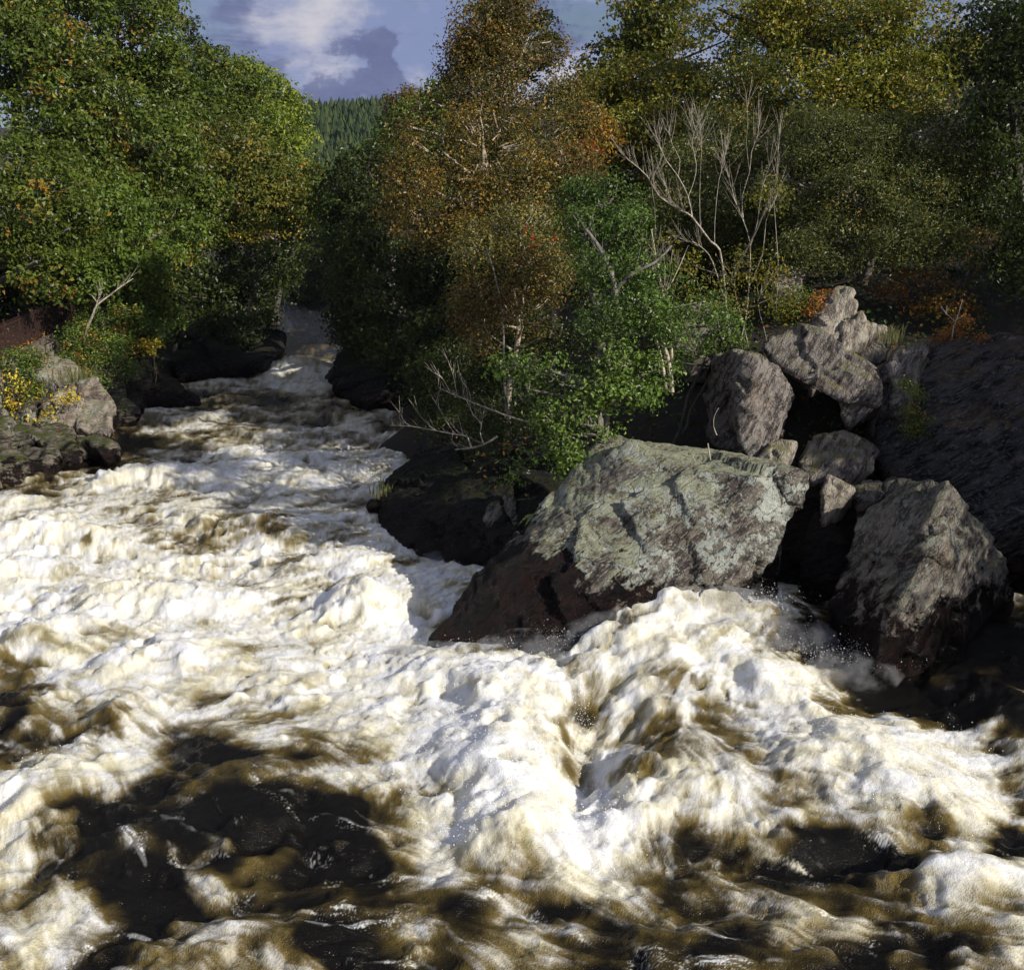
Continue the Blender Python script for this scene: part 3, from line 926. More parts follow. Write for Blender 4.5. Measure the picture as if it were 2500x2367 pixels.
# right foreground boulder
A = [P(*q) for q in [(2312, 1172, 15.2), (2300, 1240, 14.7), (2290, 1330, 14.35), (2215, 1430, 14.05), (2150, 1560, 13.75), (2130, 1650, 13.5), (2200, 1182, 16.6), (2120, 1240, 16.3),
                     (2060, 1390, 15.8), (2022, 1530, 15.3), (2030, 1640, 15.0), (2345, 1215, 15.3), (2405, 1285, 15.5), (2442, 1360, 15.6), (2468, 1440, 15.4), (2350, 1560, 14.5),
                     (2230, 1680, 13.7), (2250, 1300, 18.0), (2380, 1400, 17.6), (2460, 1500, 16.5), (2100, 1500, 17.0)]]
B1 = [P(*q) for q in [(2300, 1180, 15.0), (2330, 1200, 14.9), (2335, 1245, 14.6), (2280, 1290, 14.35), (2245, 1305, 14.4), (2265, 1260, 14.7), (2310, 1270, 15.4)]]
R('boulder', 'wet wedge shaped boulder with a pale ridge, at the right edge of the rapids', [A, B1], MR_R2, 0.039, 0.07, 100, (-0.5, 0.35, 0.8), 0.038, 3.2, seed=2)
# boulder cluster
A = [P(*q) for q in [(1795, 856, 18.6), (1850, 880, 18.2), (1832, 960, 18.0), (1800, 1035, 17.9), (1812, 1095, 17.85), (1845, 1138, 17.9), (1885, 1095, 18.4), (1942, 968, 19.0), (1888, 892, 18.9),
                     (1740, 880, 19.9), (1725, 960, 20.1), (1735, 1080, 19.8), (1760, 870, 20.6), (1880, 920, 21), (1900, 1050, 20.4)]]
R('boulder', 'upright grey boulder with one sunlit face, standing just behind the big lichened slab', [A], MR_SLAB, 0.036, 0.06, 60, (0.7, 0.3, 0.6), 0.03, 3.5, seed=3)
A = hull_points([(1858, 842, 19.6), (1935, 800, 19.8), (1990, 806, 19.6), (2065, 868, 19.2), (2140, 905, 18.8), (2156, 925, 18.7), (2145, 990, 18.6), (2060, 980, 18.5), (1965, 945, 18.9), (1905, 900, 19.3)], 1.8, 0)
B1 = hull_points([(2050, 985, 18.65), (2140, 985, 18.7), (2110, 1020, 18.6), (2072, 1048, 18.6), (2055, 1010, 18.6), (2080, 950, 18.7)], 0.9, 0)
R('boulder', 'long slab tilted down to the right, perched across the gap in the boulder pile', [A, B1], MR_SLAB, 0.036, 0.07, 70, (0.6, 0.1, 0.8), 0.03, 4, seed=4)
A = hull_points([(1965, 800, 20.2), (2000, 760, 20.3), (2050, 702, 20.5), (2075, 712, 20.4), (2092, 738, 20.3), (2070, 870, 19.7), (1990, 830, 19.8)], 1.0, 0)
B1 = hull_points([(2075, 800, 20.0), (2098, 757, 20.1), (2106, 790, 20.1), (2122, 808, 20.0), (2105, 850, 19.8), (2072, 880, 19.7), (2050, 860, 19.6), (2060, 800, 19.9)], 0.9, 0)
R('boulder', 'pointed pale slab standing highest in the boulder pile', [A, B1], MR_PALE, 0.034, 0.05, 50, (0.8, 0.2, -0.55), 0.035, 3.5, seed=5)
A = hull_points([(2090, 880, 20.1), (2112, 830, 20.3), (2128, 795, 20.5), (2158, 798, 20.5), (2170, 840, 20.4), (2150, 880, 20.1)], 1.0, 0.2)
R('boulder', 'small hunched rock between the pointed slab and the square topped pillar rock', [A], MR_PALE, 0.036, 0.05, 30, (0.7, 0.2, -0.6), 0.03, 4, seed=6)
A = hull_points([(2195, 840, 19.3), (2260, 830, 19.2), (2276, 852, 19.1), (2262, 900, 19.0), (2210, 930, 18.8), (2205, 1000, 18.5), (2190, 1010, 18.5), (2182, 930, 18.7), (2170, 870, 19.0)], 0.9, 0)
B1 = hull_points([(2135, 905, 19.6), (2200, 870, 19.4), (2208, 1000, 18.6), (2190, 1080, 18.5), (2140, 1080, 18.9), (2120, 990, 19.4)], 1.6, 0.4)
R('boulder', 'square topped pillar rock with a pale sunlit right edge and a creeper', [A, B1], MR_SLAB, 0.036, 0.05, 50, (0.3, 0.2, 0.8), 0.03, 4, seed=7)
A = hull_points([(1945, 1125, 18.0), (1990, 1065, 18.4), (2060, 1055, 18.5), (2100, 1070, 18.3), (2142, 1105, 18.1), (2130, 1140, 17.9), (2060, 1165, 17.7), (1985, 1180, 17.6)], 1.3, 0.4)
R('boulder', 'humped grey boulder lying in the hollow under the tilted slab', [A], MR_SLAB, 0.036, 0.06, 50, (0.2, 0.3, 0.9), 0.03, 4, seed=8)
A = hull_points([(2020, 1158, 17.0), (2082, 1192, 16.9), (2010, 1212, 16.7), (2008, 1195, 16.8)], 0.7, 0.5)
R('rock', 'small pale triangular rock lit by the sun, right of the big slab', [A], MR_PALE, 0.03, 0.03, 20, (0.4, 0.3, 0.8), 0.02, 4, cat='rock', seed=9)
A = hull_points([(2085, 1190, 17.0), (2110, 1178, 17.2), (2150, 1178, 17.1), (2160, 1205, 16.9), (2150, 1222, 16.8), (2100, 1215, 16.8)], 0.7, 0.6)
R('rock', 'small flat topped rock beside the pale triangular rock', [A], MR_SLAB, 0.03, 0.04, 20, (0.4, 0.3, 0.8), 0.02, 4, cat='rock', seed=10)
A = hull_points([(2160, 1180, 17.3), (2180, 1168, 17.4), (2200, 1180, 17.3), (2195, 1205, 17.1), (2165, 1210, 17.0)], 0.6, 0.5)
R('rock', 'small rounded rock tucked against the top of the wet wedge boulder', [A], MR_SLAB, 0.03, 0.04, 15, (0.4, 0.3, 0.8), 0.02, 4, cat='rock', seed=11)
A = hull_points([(1842, 1138, 17.6), (1870, 1095, 17.9), (1885, 1078, 18.0), (1945, 1080, 18.0), (1915, 1095, 17.8), (1915, 1140, 17.5), (1850, 1150, 17.4)], 0.6, 0.4)
R('rock', 'cream wedge rock jammed between the big slab and the upright boulder', [A], MR_PALE, 0.03, 0.03, 25, (0.8, 0.3, 0.3), 0.02, 4, cat='rock', seed=12)
A = hull_points([(1730, 1120, 18.2), (1765, 1108, 18.4), (1820, 1105, 18.4), (1845, 1130, 18.2), (1840, 1150, 18.0), (1730, 1150, 18.0)], 0.7, 0.4)
R('rock', 'low grey rock showing above the flat top of the big slab', [A], MR_SLAB, 0.032, 0.03, 25, (0.3, 0.3, 0.8), 0.02, 4, cat='rock', seed=13)
# dark rocks in the hollow
A = hull_points([(1985, 1262, 17.0), (2015, 1255, 17.1), (2060, 1320, 16.8), (2070, 1420, 16.5), (2000, 1470, 16.4), (1950, 1400, 16.8)], 1.0, 0.5)
R('rock', 'wet rock with painted-in shade, deep in the gap between the big slab and the wedge boulder', [A], MR_DARK, 0.04, 0.06, 30, seed=14, cat='rock')
A = hull_points([(1780, 1390, 15.7), (1850, 1330, 16.1), (1888, 1310, 16.3), (1900, 1330, 16.2), (1880, 1400, 15.9), (1880, 1450, 15.7), (1790, 1460, 15.4)], 0.9, 0.5)
R('rock', 'low banded rock at the lower right foot of the big slab', [A], MR_R2, 0.03, 0.04, 30, (0.7, 0.2, 0.7), 0.035, 5, seed=15, cat='rock')
A = [P(*q) for q in [(2165, 900, 20.0), (2215, 850, 19.6), (2300, 832, 19.4), (2390, 822, 19.4), (2500, 835, 19.2), (2640, 900, 18.5), (2720, 1100, 17.8), (2720, 1400, 17.2), (2450, 1400, 17.4),
                     (2250, 1330, 17.8), (2180, 1200, 18.2), (2150, 1050, 18.9), (2300, 1050, 17.9), (2450, 1060, 17.5), (2350, 1300, 17.3), (2550, 1300, 16.9), (2300, 900, 23), (2700, 950, 22),
                     (2700, 1300, 22), (2200, 1200, 22)]]
R('boulder', 'huge grey rounded boulder, its shade painted in, filling the right edge behind the wedge boulder', [A], MR_GIANT, 0.062, 0.12, 90, (0.3, 0.3, 0.9), 0.03, 3, seed=16)
A = hull_points([(1860, 1180, 17.9), (1990, 1200, 17.9), (2160, 1215, 17.6), (2180, 1330, 17.4), (2000, 1420, 17.0), (1850, 1380, 17.3)], 1.6, 0.5)
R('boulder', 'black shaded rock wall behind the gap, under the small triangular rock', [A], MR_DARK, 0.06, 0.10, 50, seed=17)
# the dark outcrop under the alder
A = [P(*q) for q in [(925, 1235, 21.6), (950, 1175, 22.2), (1010, 1120, 23.0), (1080, 1090, 23.3), (1200, 1090, 22.3), (1330, 1110, 21.2), (1440, 1130, 20.2), (1450, 1260, 18.6), (1330, 1350, 17.9),
                     (1230, 1385, 18.2), (1120, 1365, 18.6), (1040, 1350, 19.1), (985, 1320, 19.9), (935, 1290, 20.8), (1150, 1230, 19.8), (1300, 1220, 19.2), (1050, 1200, 20.9),
                     (1000, 1380, 20), (1200, 1460, 18.6), (1400, 1450, 18.2), (1100, 1150, 25), (1450, 1200, 22)]]
R('outcrop', 'long mossy outcrop, blackened by painted shade, jutting into the river beneath the alder', [A], MR_DARK, 0.05, 0.14, 90, (0.8, 0.3, 0.3), 0.05, 2.5, seed=18, cat='rock outcrop')
A = hull_points([(895, 1232, 21.7), (905, 1222, 21.8), (925, 1224, 21.7), (928, 1238, 21.5), (900, 1240, 21.5)], 0.25, 0.3)
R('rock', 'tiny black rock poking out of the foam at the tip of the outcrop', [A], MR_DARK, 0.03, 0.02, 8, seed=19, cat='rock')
A = hull_points([(1180, 1290, 19.0), (1200, 1230, 19.4), (1250, 1210, 19.5), (1270, 1270, 19.0), (1240, 1310, 18.7)], 0.6, 0.2)
R('rock', 'streaked grey rock beside the fern on the dark outcrop', [A], MR_SLAB, 0.035, 0.03, 15, seed=20, cat='rock')
A = [P(*q) for q in [(800, 930, 38.5), (812, 880, 40.5), (860, 850, 42), (960, 870, 41), (1050, 920, 38), (1090, 960, 34), (1010, 1015, 33.6), (950, 1010, 34), (880, 985, 35.0), (830, 960, 36.2),
                     (870, 1020, 36), (1000, 1050, 34), (1000, 900, 46), (1150, 1000, 33)]]
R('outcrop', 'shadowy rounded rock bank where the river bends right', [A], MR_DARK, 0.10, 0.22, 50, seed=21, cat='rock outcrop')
# left bank
A = hull_points([(185, 1060, 29.2), (195, 990, 29.8), (240, 955, 30.0), (262, 948, 30.1)], 1.0, 0.3)
A = hull_points([(150, 1075, 29.0), (160, 985, 29.6), (190, 945, 29.9), (220, 932, 30.0), (240, 940, 29.9), (252, 972, 29.7), (272, 1000, 29.4), (265, 1050, 29.0), (240, 1075, 28.8)], 1.6, 0.7)
B1 = hull_points([(90, 1060, 28.9), (110, 990, 29.4), (150, 955, 29.7), (185, 945, 29.8), (185, 1060, 29.0), (130, 1080, 28.8)], 1.4, 0.7)
R('outcrop', 'sunlit cracked grey outcrop at the left bank below the yellow shrub', [A, B1], MR_LEFT, 0.045, 0.10, 70, (0.9, 0.1, -0.3), 0.06, 2.2, seed=22, cat='rock outcrop', chip_k=0.25)
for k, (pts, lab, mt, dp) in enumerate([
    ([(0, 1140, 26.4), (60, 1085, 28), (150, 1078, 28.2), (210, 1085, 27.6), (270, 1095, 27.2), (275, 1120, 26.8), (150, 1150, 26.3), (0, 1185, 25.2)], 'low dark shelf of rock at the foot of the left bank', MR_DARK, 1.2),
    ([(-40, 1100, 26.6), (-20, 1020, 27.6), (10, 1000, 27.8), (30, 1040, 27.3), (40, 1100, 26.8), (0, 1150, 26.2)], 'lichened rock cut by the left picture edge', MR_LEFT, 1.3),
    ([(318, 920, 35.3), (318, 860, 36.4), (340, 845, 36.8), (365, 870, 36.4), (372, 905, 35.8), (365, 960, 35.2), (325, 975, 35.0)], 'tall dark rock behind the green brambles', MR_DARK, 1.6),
    ([(325, 985, 34.9), (345, 935, 35.5), (395, 915, 35.8), (430, 930, 35.6), (450, 955, 35.3), (488, 985, 35.0), (470, 1000, 34.9), (340, 1000, 34.6)], 'wet rock point, blackened by painted shade, reaching into the river on the left', MR_DARK, 1.8),
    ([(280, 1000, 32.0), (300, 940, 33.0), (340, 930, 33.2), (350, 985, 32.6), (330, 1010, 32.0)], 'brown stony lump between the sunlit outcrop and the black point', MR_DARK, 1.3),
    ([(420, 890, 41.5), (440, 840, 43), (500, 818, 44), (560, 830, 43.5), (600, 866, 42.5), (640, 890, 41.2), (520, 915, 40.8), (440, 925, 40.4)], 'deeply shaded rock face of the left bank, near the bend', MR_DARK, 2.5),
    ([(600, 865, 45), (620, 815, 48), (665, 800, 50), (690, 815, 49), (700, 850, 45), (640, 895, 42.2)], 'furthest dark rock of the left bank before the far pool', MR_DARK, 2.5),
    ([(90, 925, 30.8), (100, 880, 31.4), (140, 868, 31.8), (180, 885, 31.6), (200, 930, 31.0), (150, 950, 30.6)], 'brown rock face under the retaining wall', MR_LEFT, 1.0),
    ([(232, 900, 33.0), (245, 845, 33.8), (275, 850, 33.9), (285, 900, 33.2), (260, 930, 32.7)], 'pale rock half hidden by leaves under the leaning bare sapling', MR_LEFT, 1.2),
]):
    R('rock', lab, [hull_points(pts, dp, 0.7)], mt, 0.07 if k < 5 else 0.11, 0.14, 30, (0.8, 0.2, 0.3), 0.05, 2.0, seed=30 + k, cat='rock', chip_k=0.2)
MR_SHORE = mat_rock('rock_shore_mossy', base=(0.15, 0.13, 0.10), dark=(0.025, 0.022, 0.018), lichen=0.55, moss=0.95, wet_z=0.35, wet_w=0.3, lich_col=(0.42, 0.40, 0.34), moss_col=(0.06, 0.07, 0.018), hl=(0.22, 0.20, 0.17))
hs = []
for (a, b, Y, rw, rh) in ((-50, 1150, 25.2, 60, 50), (20, 1140, 25.8, 55, 45), (90, 1125, 26.6, 50, 40), (160, 1105, 27.4, 55, 34), (225, 1098, 27.8, 45, 28), (60, 1070, 28.0, 50, 40), (130, 1075, 28.2, 50, 36), (-20, 1060, 27.6, 50, 60),
                          (300, 1010, 32.5, 34, 34), (292, 950, 33.5, 30, 40), (30, 1020, 29.2, 50, 40)):
    rr_ = random.Random(a + b)
    hs.append(hull_points([(a + rw * math.cos(t) * rr_.uniform(.8, 1.1), b + rh * math.sin(t) * rr_.uniform(.7, 1.1), Y - 1.3 + 0.5 * rr_.random() - 0.4 * math.sin(t)) for t in np.linspace(0, 5.6, 9)], 1.4, 0.6))
R('outcrop', 'broken mossy shore rocks along the left water edge under the sunlit outcrop', hs, MR_SHORE, 0.06, 0.16, 70, (0.8, 0.2, 0.3), 0.06, 2.2, seed=45, cat='rock outcrop', chip_k=0.25)
# stones beyond the shrub, on the slope
A = hull_points([(1890, 690, 22.6), (1905, 660, 22.9), (1940, 650, 23.0), (1965, 670, 22.8), (1950, 700, 22.5), (1900, 715, 22.4)], 0.9, 0.4)
R('rock', 'mottled rock on the slope above the pale pointed slab', [A], MR_PALE, 0.04, 0.05, 20, seed=50, cat='rock')
A = hull_points([(1640, 830, 21.6), (1680, 760, 22.2), (1760, 740, 22.3), (1800, 800, 21.8), (1790, 860, 21.3), (1680, 870, 21.2)], 1.4, 0.5)
R('rock', 'brown mossy rock behind the stems of the bare shrub', [A], MR_SLAB, 0.05, 0.08, 30, seed=51, cat='rock')


# ------------------------------------------------------------------ foliage
def jitter_dirs(r, n, up=0.7, out=None, outk=0.5):
    nrm = r.normal(size=(n, 3)) * 0.50
    nrm[:, 2] += up
    if out is not None:
        nrm += out * outk
    nrm /= np.linalg.norm(nrm, axis=1)[:, None] + 1e-9
    return nrm


def leaf_mesh(name, pos, out, size, cols, r, aspect=0.62, origin=(0, 0, 0), up=0.7):
    n = len(pos)
    nrm = jitter_dirs(r, n, up * 0.6, out, 0.9)
    t = r.normal(size=(n, 3))
    t -= (t * nrm).sum(1)[:, None] * nrm
    t /= np.linalg.norm(t, axis=1)[:, None] + 1e-9
    b = np.cross(nrm, t)
    s = size * (0.65 + 0.7 * r.random(n))[:, None]
    p = pos - np.array(origin)
    fold = 0.16
    v = np.stack([p - t * s * 0.5, p + b * s * aspect * 0.5 + nrm * s * fold + t * s * 0.05,
                  p + t * s * 0.5 - nrm * s * 0.08, p - b * s * aspect * 0.5 + nrm * s * fold + t * s * 0.05], 1).reshape(-1, 3)
    q = np.arange(n * 4).reshape(-1, 4)
    return np_mesh(name, v, quads=q, smooth_shade=False, face_col=cols)


PAL = {
    'oak': [((0.063, 0.091, 0.011), 5), ((0.098, 0.125, 0.015), 3), ((0.041, 0.062, 0.009), 3), ((0.167, 0.152, 0.021), 0.7), ((0.210, 0.112, 0.014), 0.3)],
    'oakgold': [((0.074, 0.093, 0.013), 4), ((0.131, 0.125, 0.021), 3), ((0.188, 0.134, 0.020), 1.4), ((0.043, 0.059, 0.011), 2)],
    'green': [((0.074, 0.115, 0.016), 5), ((0.115, 0.150, 0.021), 3), ((0.041, 0.066, 0.010), 2), ((0.235, 0.171, 0.022), 0.5)],
    'lime': [((0.117, 0.160, 0.021), 4), ((0.200, 0.227, 0.023), 3), ((0.069, 0.110, 0.017), 2)],
    'yellow': [((0.415, 0.336, 0.035), 3), ((0.514, 0.396, 0.030), 2), ((0.294, 0.243, 0.029), 1.4), ((0.396, 0.218, 0.020), 0.7)],
    'birch': [((0.150, 0.095, 0.018), 3), ((0.25, 0.16, 0.024), 2.2), ((0.105, 0.088, 0.020), 5), ((0.065, 0.068, 0.018), 4), ((0.15, 0.075, 0.014), 0.9), ((0.045, 0.03, 0.010), 1.5)],
    'birchgreen': [((0.119, 0.119, 0.035), 3), ((0.267, 0.187, 0.035), 1.5), ((0.073, 0.076, 0.018), 4), ((0.158, 0.099, 0.025), 1.5), ((0.099, 0.059, 0.020), 1)],
    'alder': [((0.078, 0.131, 0.027), 5), ((0.122, 0.178, 0.038), 3), ((0.050, 0.080, 0.018), 3)],
    'aldernear': [((0.089, 0.142, 0.024), 5), ((0.137, 0.196, 0.037), 3), ((0.047, 0.076, 0.018), 3)],
    'willow': [((0.085, 0.098, 0.026), 5), ((0.156, 0.151, 0.049), 2.5), ((0.047, 0.060, 0.015), 4), ((0.238, 0.170, 0.028), 0.4)],
    'goldgreen': [((0.126, 0.133, 0.013), 4), ((0.178, 0.168, 0.023), 3), ((0.244, 0.163, 0.020), 1.6), ((0.063, 0.077, 0.013), 3)],
    'orange': [((0.277, 0.119, 0.020), 3), ((0.297, 0.178, 0.020), 2), ((0.128, 0.119, 0.022), 2), ((0.218, 0.059, 0.012), 1)],
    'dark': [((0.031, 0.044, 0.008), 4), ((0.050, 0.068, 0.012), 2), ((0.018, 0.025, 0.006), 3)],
    'bramble': [((0.071, 0.113, 0.016), 4), ((0.118, 0.159, 0.024), 3), ((0.045, 0.066, 0.013), 3), ((0.297, 0.218, 0.025), 0.7), ((0.218, 0.079, 0.020), 0.3)],
    'bracken': [((0.297, 0.119, 0.020), 3), ((0.198, 0.079, 0.018), 2), ((0.336, 0.198, 0.030), 1)],
    'berry': [((0.445, 0.020, 0.010), 1)],
}


def pick_cols(pal, pads, n_per, r, patch=2.0):
    """each pad leans to a colour, leaves in it vary"""
    ent = PAL[pal]
    c = np.array([e[0] for e in ent]); wt = np.array([e[1] for e in ent], float); wt /= wt.sum()
    cum = np.cumsum(wt)
    nz = fbm(pads + 31.0, 1 / patch, 3) * 1.3 + 0.5
    base = np.clip(0.5 * nz + 0.5 * r.random(len(pads)), 0, 0.999)
    k = (base[:, None] * 0.76 + 0.24 * r.random((len(pads), n_per))) if n_per else None
    # remap to uniform
    flat = k.ravel()
    order = flat.argsort().argsort() / len(flat)
    i = np.searchsorted(cum, np.clip(order, 0, 0.9999))
    # shuffle palette order so that neighbours in rank are neighbours in the list
    cols = c[np.clip(i, 0, len(c) - 1)]
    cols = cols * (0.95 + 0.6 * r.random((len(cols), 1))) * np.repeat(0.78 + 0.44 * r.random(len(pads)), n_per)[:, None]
    return cols


LEAF_TOTAL = [0]


def crown_pads(blobs, r, pad_r, cover, gap, leaf_area, per):
    pads, outs = [], []
    for bl in blobs:
        px, py, Y, rp = bl[:4]
        sq = bl[4] if len(bl) > 4 else 0.85
        c = np.array(P(px, py, Y)); R_ = rp * Y / F
        Rv = np.array([R_, R_ * 0.95, R_ * sq])
        n = int(cover * 3.3 * math.pi * R_ * R_ * 1.15 / (leaf_area * per)) + 3
        d = r.normal(size=(n, 3)); d /= np.linalg.norm(d, axis=1)[:, None]
        rr = (0.45 + 0.55 * r.random(n)) ** 0.55
        rr *= 1 + 0.22 * fbm(d * 2.2 + c, 1.0, 3)       # uneven outline
        p = c + d * Rv * rr[:, None]
        keep = fbm(p, 0.20 / max(pad_r, 0.2), 3) > gap - 0.05
        keep |= r.random(n) < 0.08
        pads.append(p[keep]); outs.append(d[keep])
    return np.concatenate(pads), np.concatenate(outs)


def tree(name, label, blobs, base, pal='oak', leaf=0.10, per=42, pad_r=0.42, cover=1.0, gap=-0.12, bark=None, trunk_r=0.16, limbs=14, seed=0, group=None, cat='tree',
         twigs=60, flat=0.42, patch=2.0, lean=None, up=0.7, aspect=0.62):
    r = np.random.default_rng(500 + seed)
    rr = random.Random(seed)
    bark = bark or M_BARKD
    bx, by = base
    bz = tz(bx, by) - 0.15
    root = empty(name, (bx, by, bz), label, cat, group)
    per = int(per * 1.15); pad_r *= 1.1
    if blobs[0][2] > 34: leaf *= 1.2
    pads, outs = crown_pads(blobs, r, pad_r, cover, gap, 0.5 * aspect * leaf * leaf, per)
    n = len(pads)
    off = r.normal(size=(n, per, 3)) * 0.55 * pad_r
    off[:, :, 2] *= flat
    off[:, :, 2] -= 0.35 * (off[:, :, 0] ** 2 + off[:, :, 1] ** 2) / pad_r      # pads droop at their rims
    pos = (pads[:, None] + off).reshape(-1, 3)
    ou = np.repeat(outs, per, 0) * 0.45 + (off / pad_r).reshape(-1, 3) * 0.75 * np.array([1, 1, 1.6])
    cols = pick_cols(pal, pads, per, r, patch)
    LEAF_TOTAL[0] += len(pos)
    me = leaf_mesh('crown', pos, ou, leaf, cols, r, origin=(bx, by, bz), up=up, aspect=aspect)
    cr = link('crown', me, M_LEAF, root)
    cr['kind'] = 'stuff'
    # trunk
    wts = [b[3] for b in blobs]
    top_b = max(blobs, key=lambda b: -b[1])
    top = P(*top_b[:3])
    b0 = Vector((bx, by, bz))
    pts, rad_ = [], []
    nseg = 8
    L = (top - b0).length
    for i in range(nseg + 1):
        t = i / nseg
        p = b0.lerp(top, t)
        wob = 0.05 * L * math.sin(t * 3.1)
        p = p + Vector((rr.uniform(-1, 1), rr.uniform(-1, 1), 0)) * wob * 0.5
        pts.append(p); rad_.append(trunk_r * (1.25 - 0.25 * min(1, t * 8)) * (1 - 0.85 * t) + 0.012)
    tb = Tubes(); tb.add(pts, rad_, 8)
    tb.build('trunk', bark, root, (bx, by, bz))
    # limbs to every blob, twigs to pads
    lb = Tubes()
    for bl in blobs:
        c = P(*bl[:3]); R_ = bl[3] * bl[2] / F
        t0 = max(0.18, min(0.92, (c.z - bz - R_ * 0.9) / max(0.5, top.z - bz)))
        s = b0.lerp(top, t0)
        i0 = min(nseg - 1, int(t0 * nseg)); s = pts[i0].lerp(pts[i0 + 1], t0 * nseg - i0)
        mid = s.lerp(c, 0.5) + Vector((rr.uniform(-.2, .2), rr.uniform(-.2, .2), -0.1)) * R_ * 0.5
        r0 = max(0.02, trunk_r * 0.45)
        lb.add([s, mid, c], [r0, r0 * 0.7, r0 * 0.4], 6)
    sel = r.choice(n, min(n, twigs + limbs), replace=False)
    cents = [(P(*bl[:3]), bl[3] * bl[2] / F) for bl in blobs]
    for k, i in enumerate(sel):
        p = Vector(pads[i])
        c = min(cents, key=lambda q: (q[0] - p).length / q[1])[0]
        s = c.lerp(p, 0.5) - Vector((0, 0, 0.12))
        ln = (p - s).length
        mid = s.lerp(p, 0.5) + Vector((rr.uniform(-1, 1), rr.uniform(-1, 1), rr.uniform(-0.6, 0.3))) * ln * 0.13
        r0 = 0.016 + 0.010 * ln
        lb.add([s, mid, p], [r0, r0 * 0.65, r0 * 0.25], 4)
    lb.build('limb', bark, root, (bx, by, bz))['kind'] = 'stuff'
    return root


def base_at(px, Y):
    """ground position below photo column px at distance Y"""
    q = P(px, 900, Y)
    return (q.x, Y)


# ---- left bank wood
GL = 'trees of the left bank wood'
GR = 'trees of the right bank wood'
T = tree
T('oak_tree', 'broad green oak crown filling the left picture edge above the railing', [(40, 480, 36, 190), (170, 560, 35, 110), (-60, 600, 35, 130), (90, 640, 34, 95), (-40, 350, 38, 150)], base_at(-30, 38),
  'oak', 0.13, 40, 0.45, gap=0.0, seed=1, group=GL, trunk_r=0.35, bark=M_BARK)
T('oak_tree', 'tall oak in the top left corner with olive green leaves', [(60, 150, 42, 190), (-60, 60, 44, 170), (150, 40, 44, 150), (70, -80, 45, 150), (110, 260, 41, 110), (220, 270, 43, 80), (190, 290, 42, 90)], base_at(20, 45), 'oak', 0.14, 40, 0.5, gap=0.0, seed=2, group=GL, trunk_r=0.35)
T('oak_tree', 'dark green oak whose crown meets the sky at the top left', [(280, 60, 46, 150), (350, 130, 46, 95), (230, 200, 45, 140), (330, 10, 48, 90), (380, 60, 48, 50)], base_at(260, 48), 'oak', 0.15, 40, 0.52, gap=0.0, seed=3, group=GL, trunk_r=0.3)
T('oak_tree', 'brownish green oak in the middle of the left wood', [(300, 310, 43, 150), (380, 370, 42, 100), (200, 350, 42, 110), (440, 280, 46, 60), (130, 420, 40, 90), (330, 450, 41, 80)], base_at(290, 46), 'oak', 0.14, 40, 0.5, gap=0.0, seed=4, group=GL, trunk_r=0.28)
T('oak_tree', 'bright green oak low over the bank with pale bare trunk patches', [(250, 520, 39, 120), (330, 600, 38, 95), (400, 560, 40, 100), (190, 680, 36, 60), (290, 660, 37, 70)], base_at(240, 41),
  'green', 0.13, 42, 0.44, gap=0.0, seed=5, group=GL, trunk_r=0.25, bark=M_BARK)
T('oak_tree', 'rounded green oak on the skyline left of the sky gap', [(470, 190, 56, 100), (540, 220, 57, 90), (480, 290, 54, 100), (430, 120, 58, 50), (395, 190, 54, 70)], base_at(480, 58), 'oak', 0.17, 40, 0.6, gap=0.0, seed=6, group=GL)
T('ash_tree', 'pale green tree on the skyline above the yellow green willow', [(580, 200, 66, 80), (640, 240, 67, 75), (690, 270, 68, 60), (600, 300, 64, 90), (722, 325, 68, 36)], base_at(630, 70), 'lime', 0.18, 40, 0.65, seed=7, group=GL)
T('willow_tree', 'lime yellow tree catching the sun beside the distant conifers', [(690, 330, 60, 60), (710, 380, 60, 50), (660, 300, 61, 50), (725, 350, 62, 26)], base_at(680, 62), 'lime', 0.16, 42, 0.55, seed=8, group=GL)
T('oak_tree', 'golden green oak above the river bend on the left', [(560, 380, 50, 110), (640, 430, 50, 90), (690, 470, 51, 60), (510, 440, 48, 90), (600, 480, 49, 80)], base_at(560, 52), 'oakgold', 0.15, 40, 0.55, seed=9, group=GL)
T('oak_tree', 'oak with wide shaded lower boughs at the left of the river bend', [(440, 470, 46, 100), (470, 570, 45, 80), (380, 500, 45, 90), (500, 520, 46, 70)], base_at(430, 47), 'oak', 0.14, 42, 0.5, gap=0.0, seed=10, group=GL)
T('oak_tree', 'last green oak leaning over the far end of the left bank', [(740, 440, 56, 60), (760, 500, 56, 50), (720, 520, 55, 60), (770, 420, 60, 35), (680, 560, 54, 70)], base_at(655, 58), 'green', 0.16, 40, 0.55, seed=11, group=GL)
T('birch_tree', 'yellow birch glimpsed behind the oaks at the bend', [(610, 540, 62, 60), (680, 530, 63, 50), (560, 560, 62, 50), (720, 510, 66, 40)], base_at(620, 63), 'yellow', 0.12, 22, 0.55, seed=12, group=GL, bark=M_BIRCH, trunk_r=0.12)
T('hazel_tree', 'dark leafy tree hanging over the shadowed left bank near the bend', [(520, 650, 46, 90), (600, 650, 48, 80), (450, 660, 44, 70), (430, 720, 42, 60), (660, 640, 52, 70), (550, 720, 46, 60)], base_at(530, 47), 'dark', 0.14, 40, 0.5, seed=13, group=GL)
T('hazel_tree', 'green hazel low behind the leaning bare sapling', [(350, 700, 38, 60), (310, 740, 37, 50), (390, 760, 38, 50), (350, 800, 37, 45)], base_at(350, 39), 'green', 0.11, 40, 0.36, seed=14, group=GL, trunk_r=0.06)
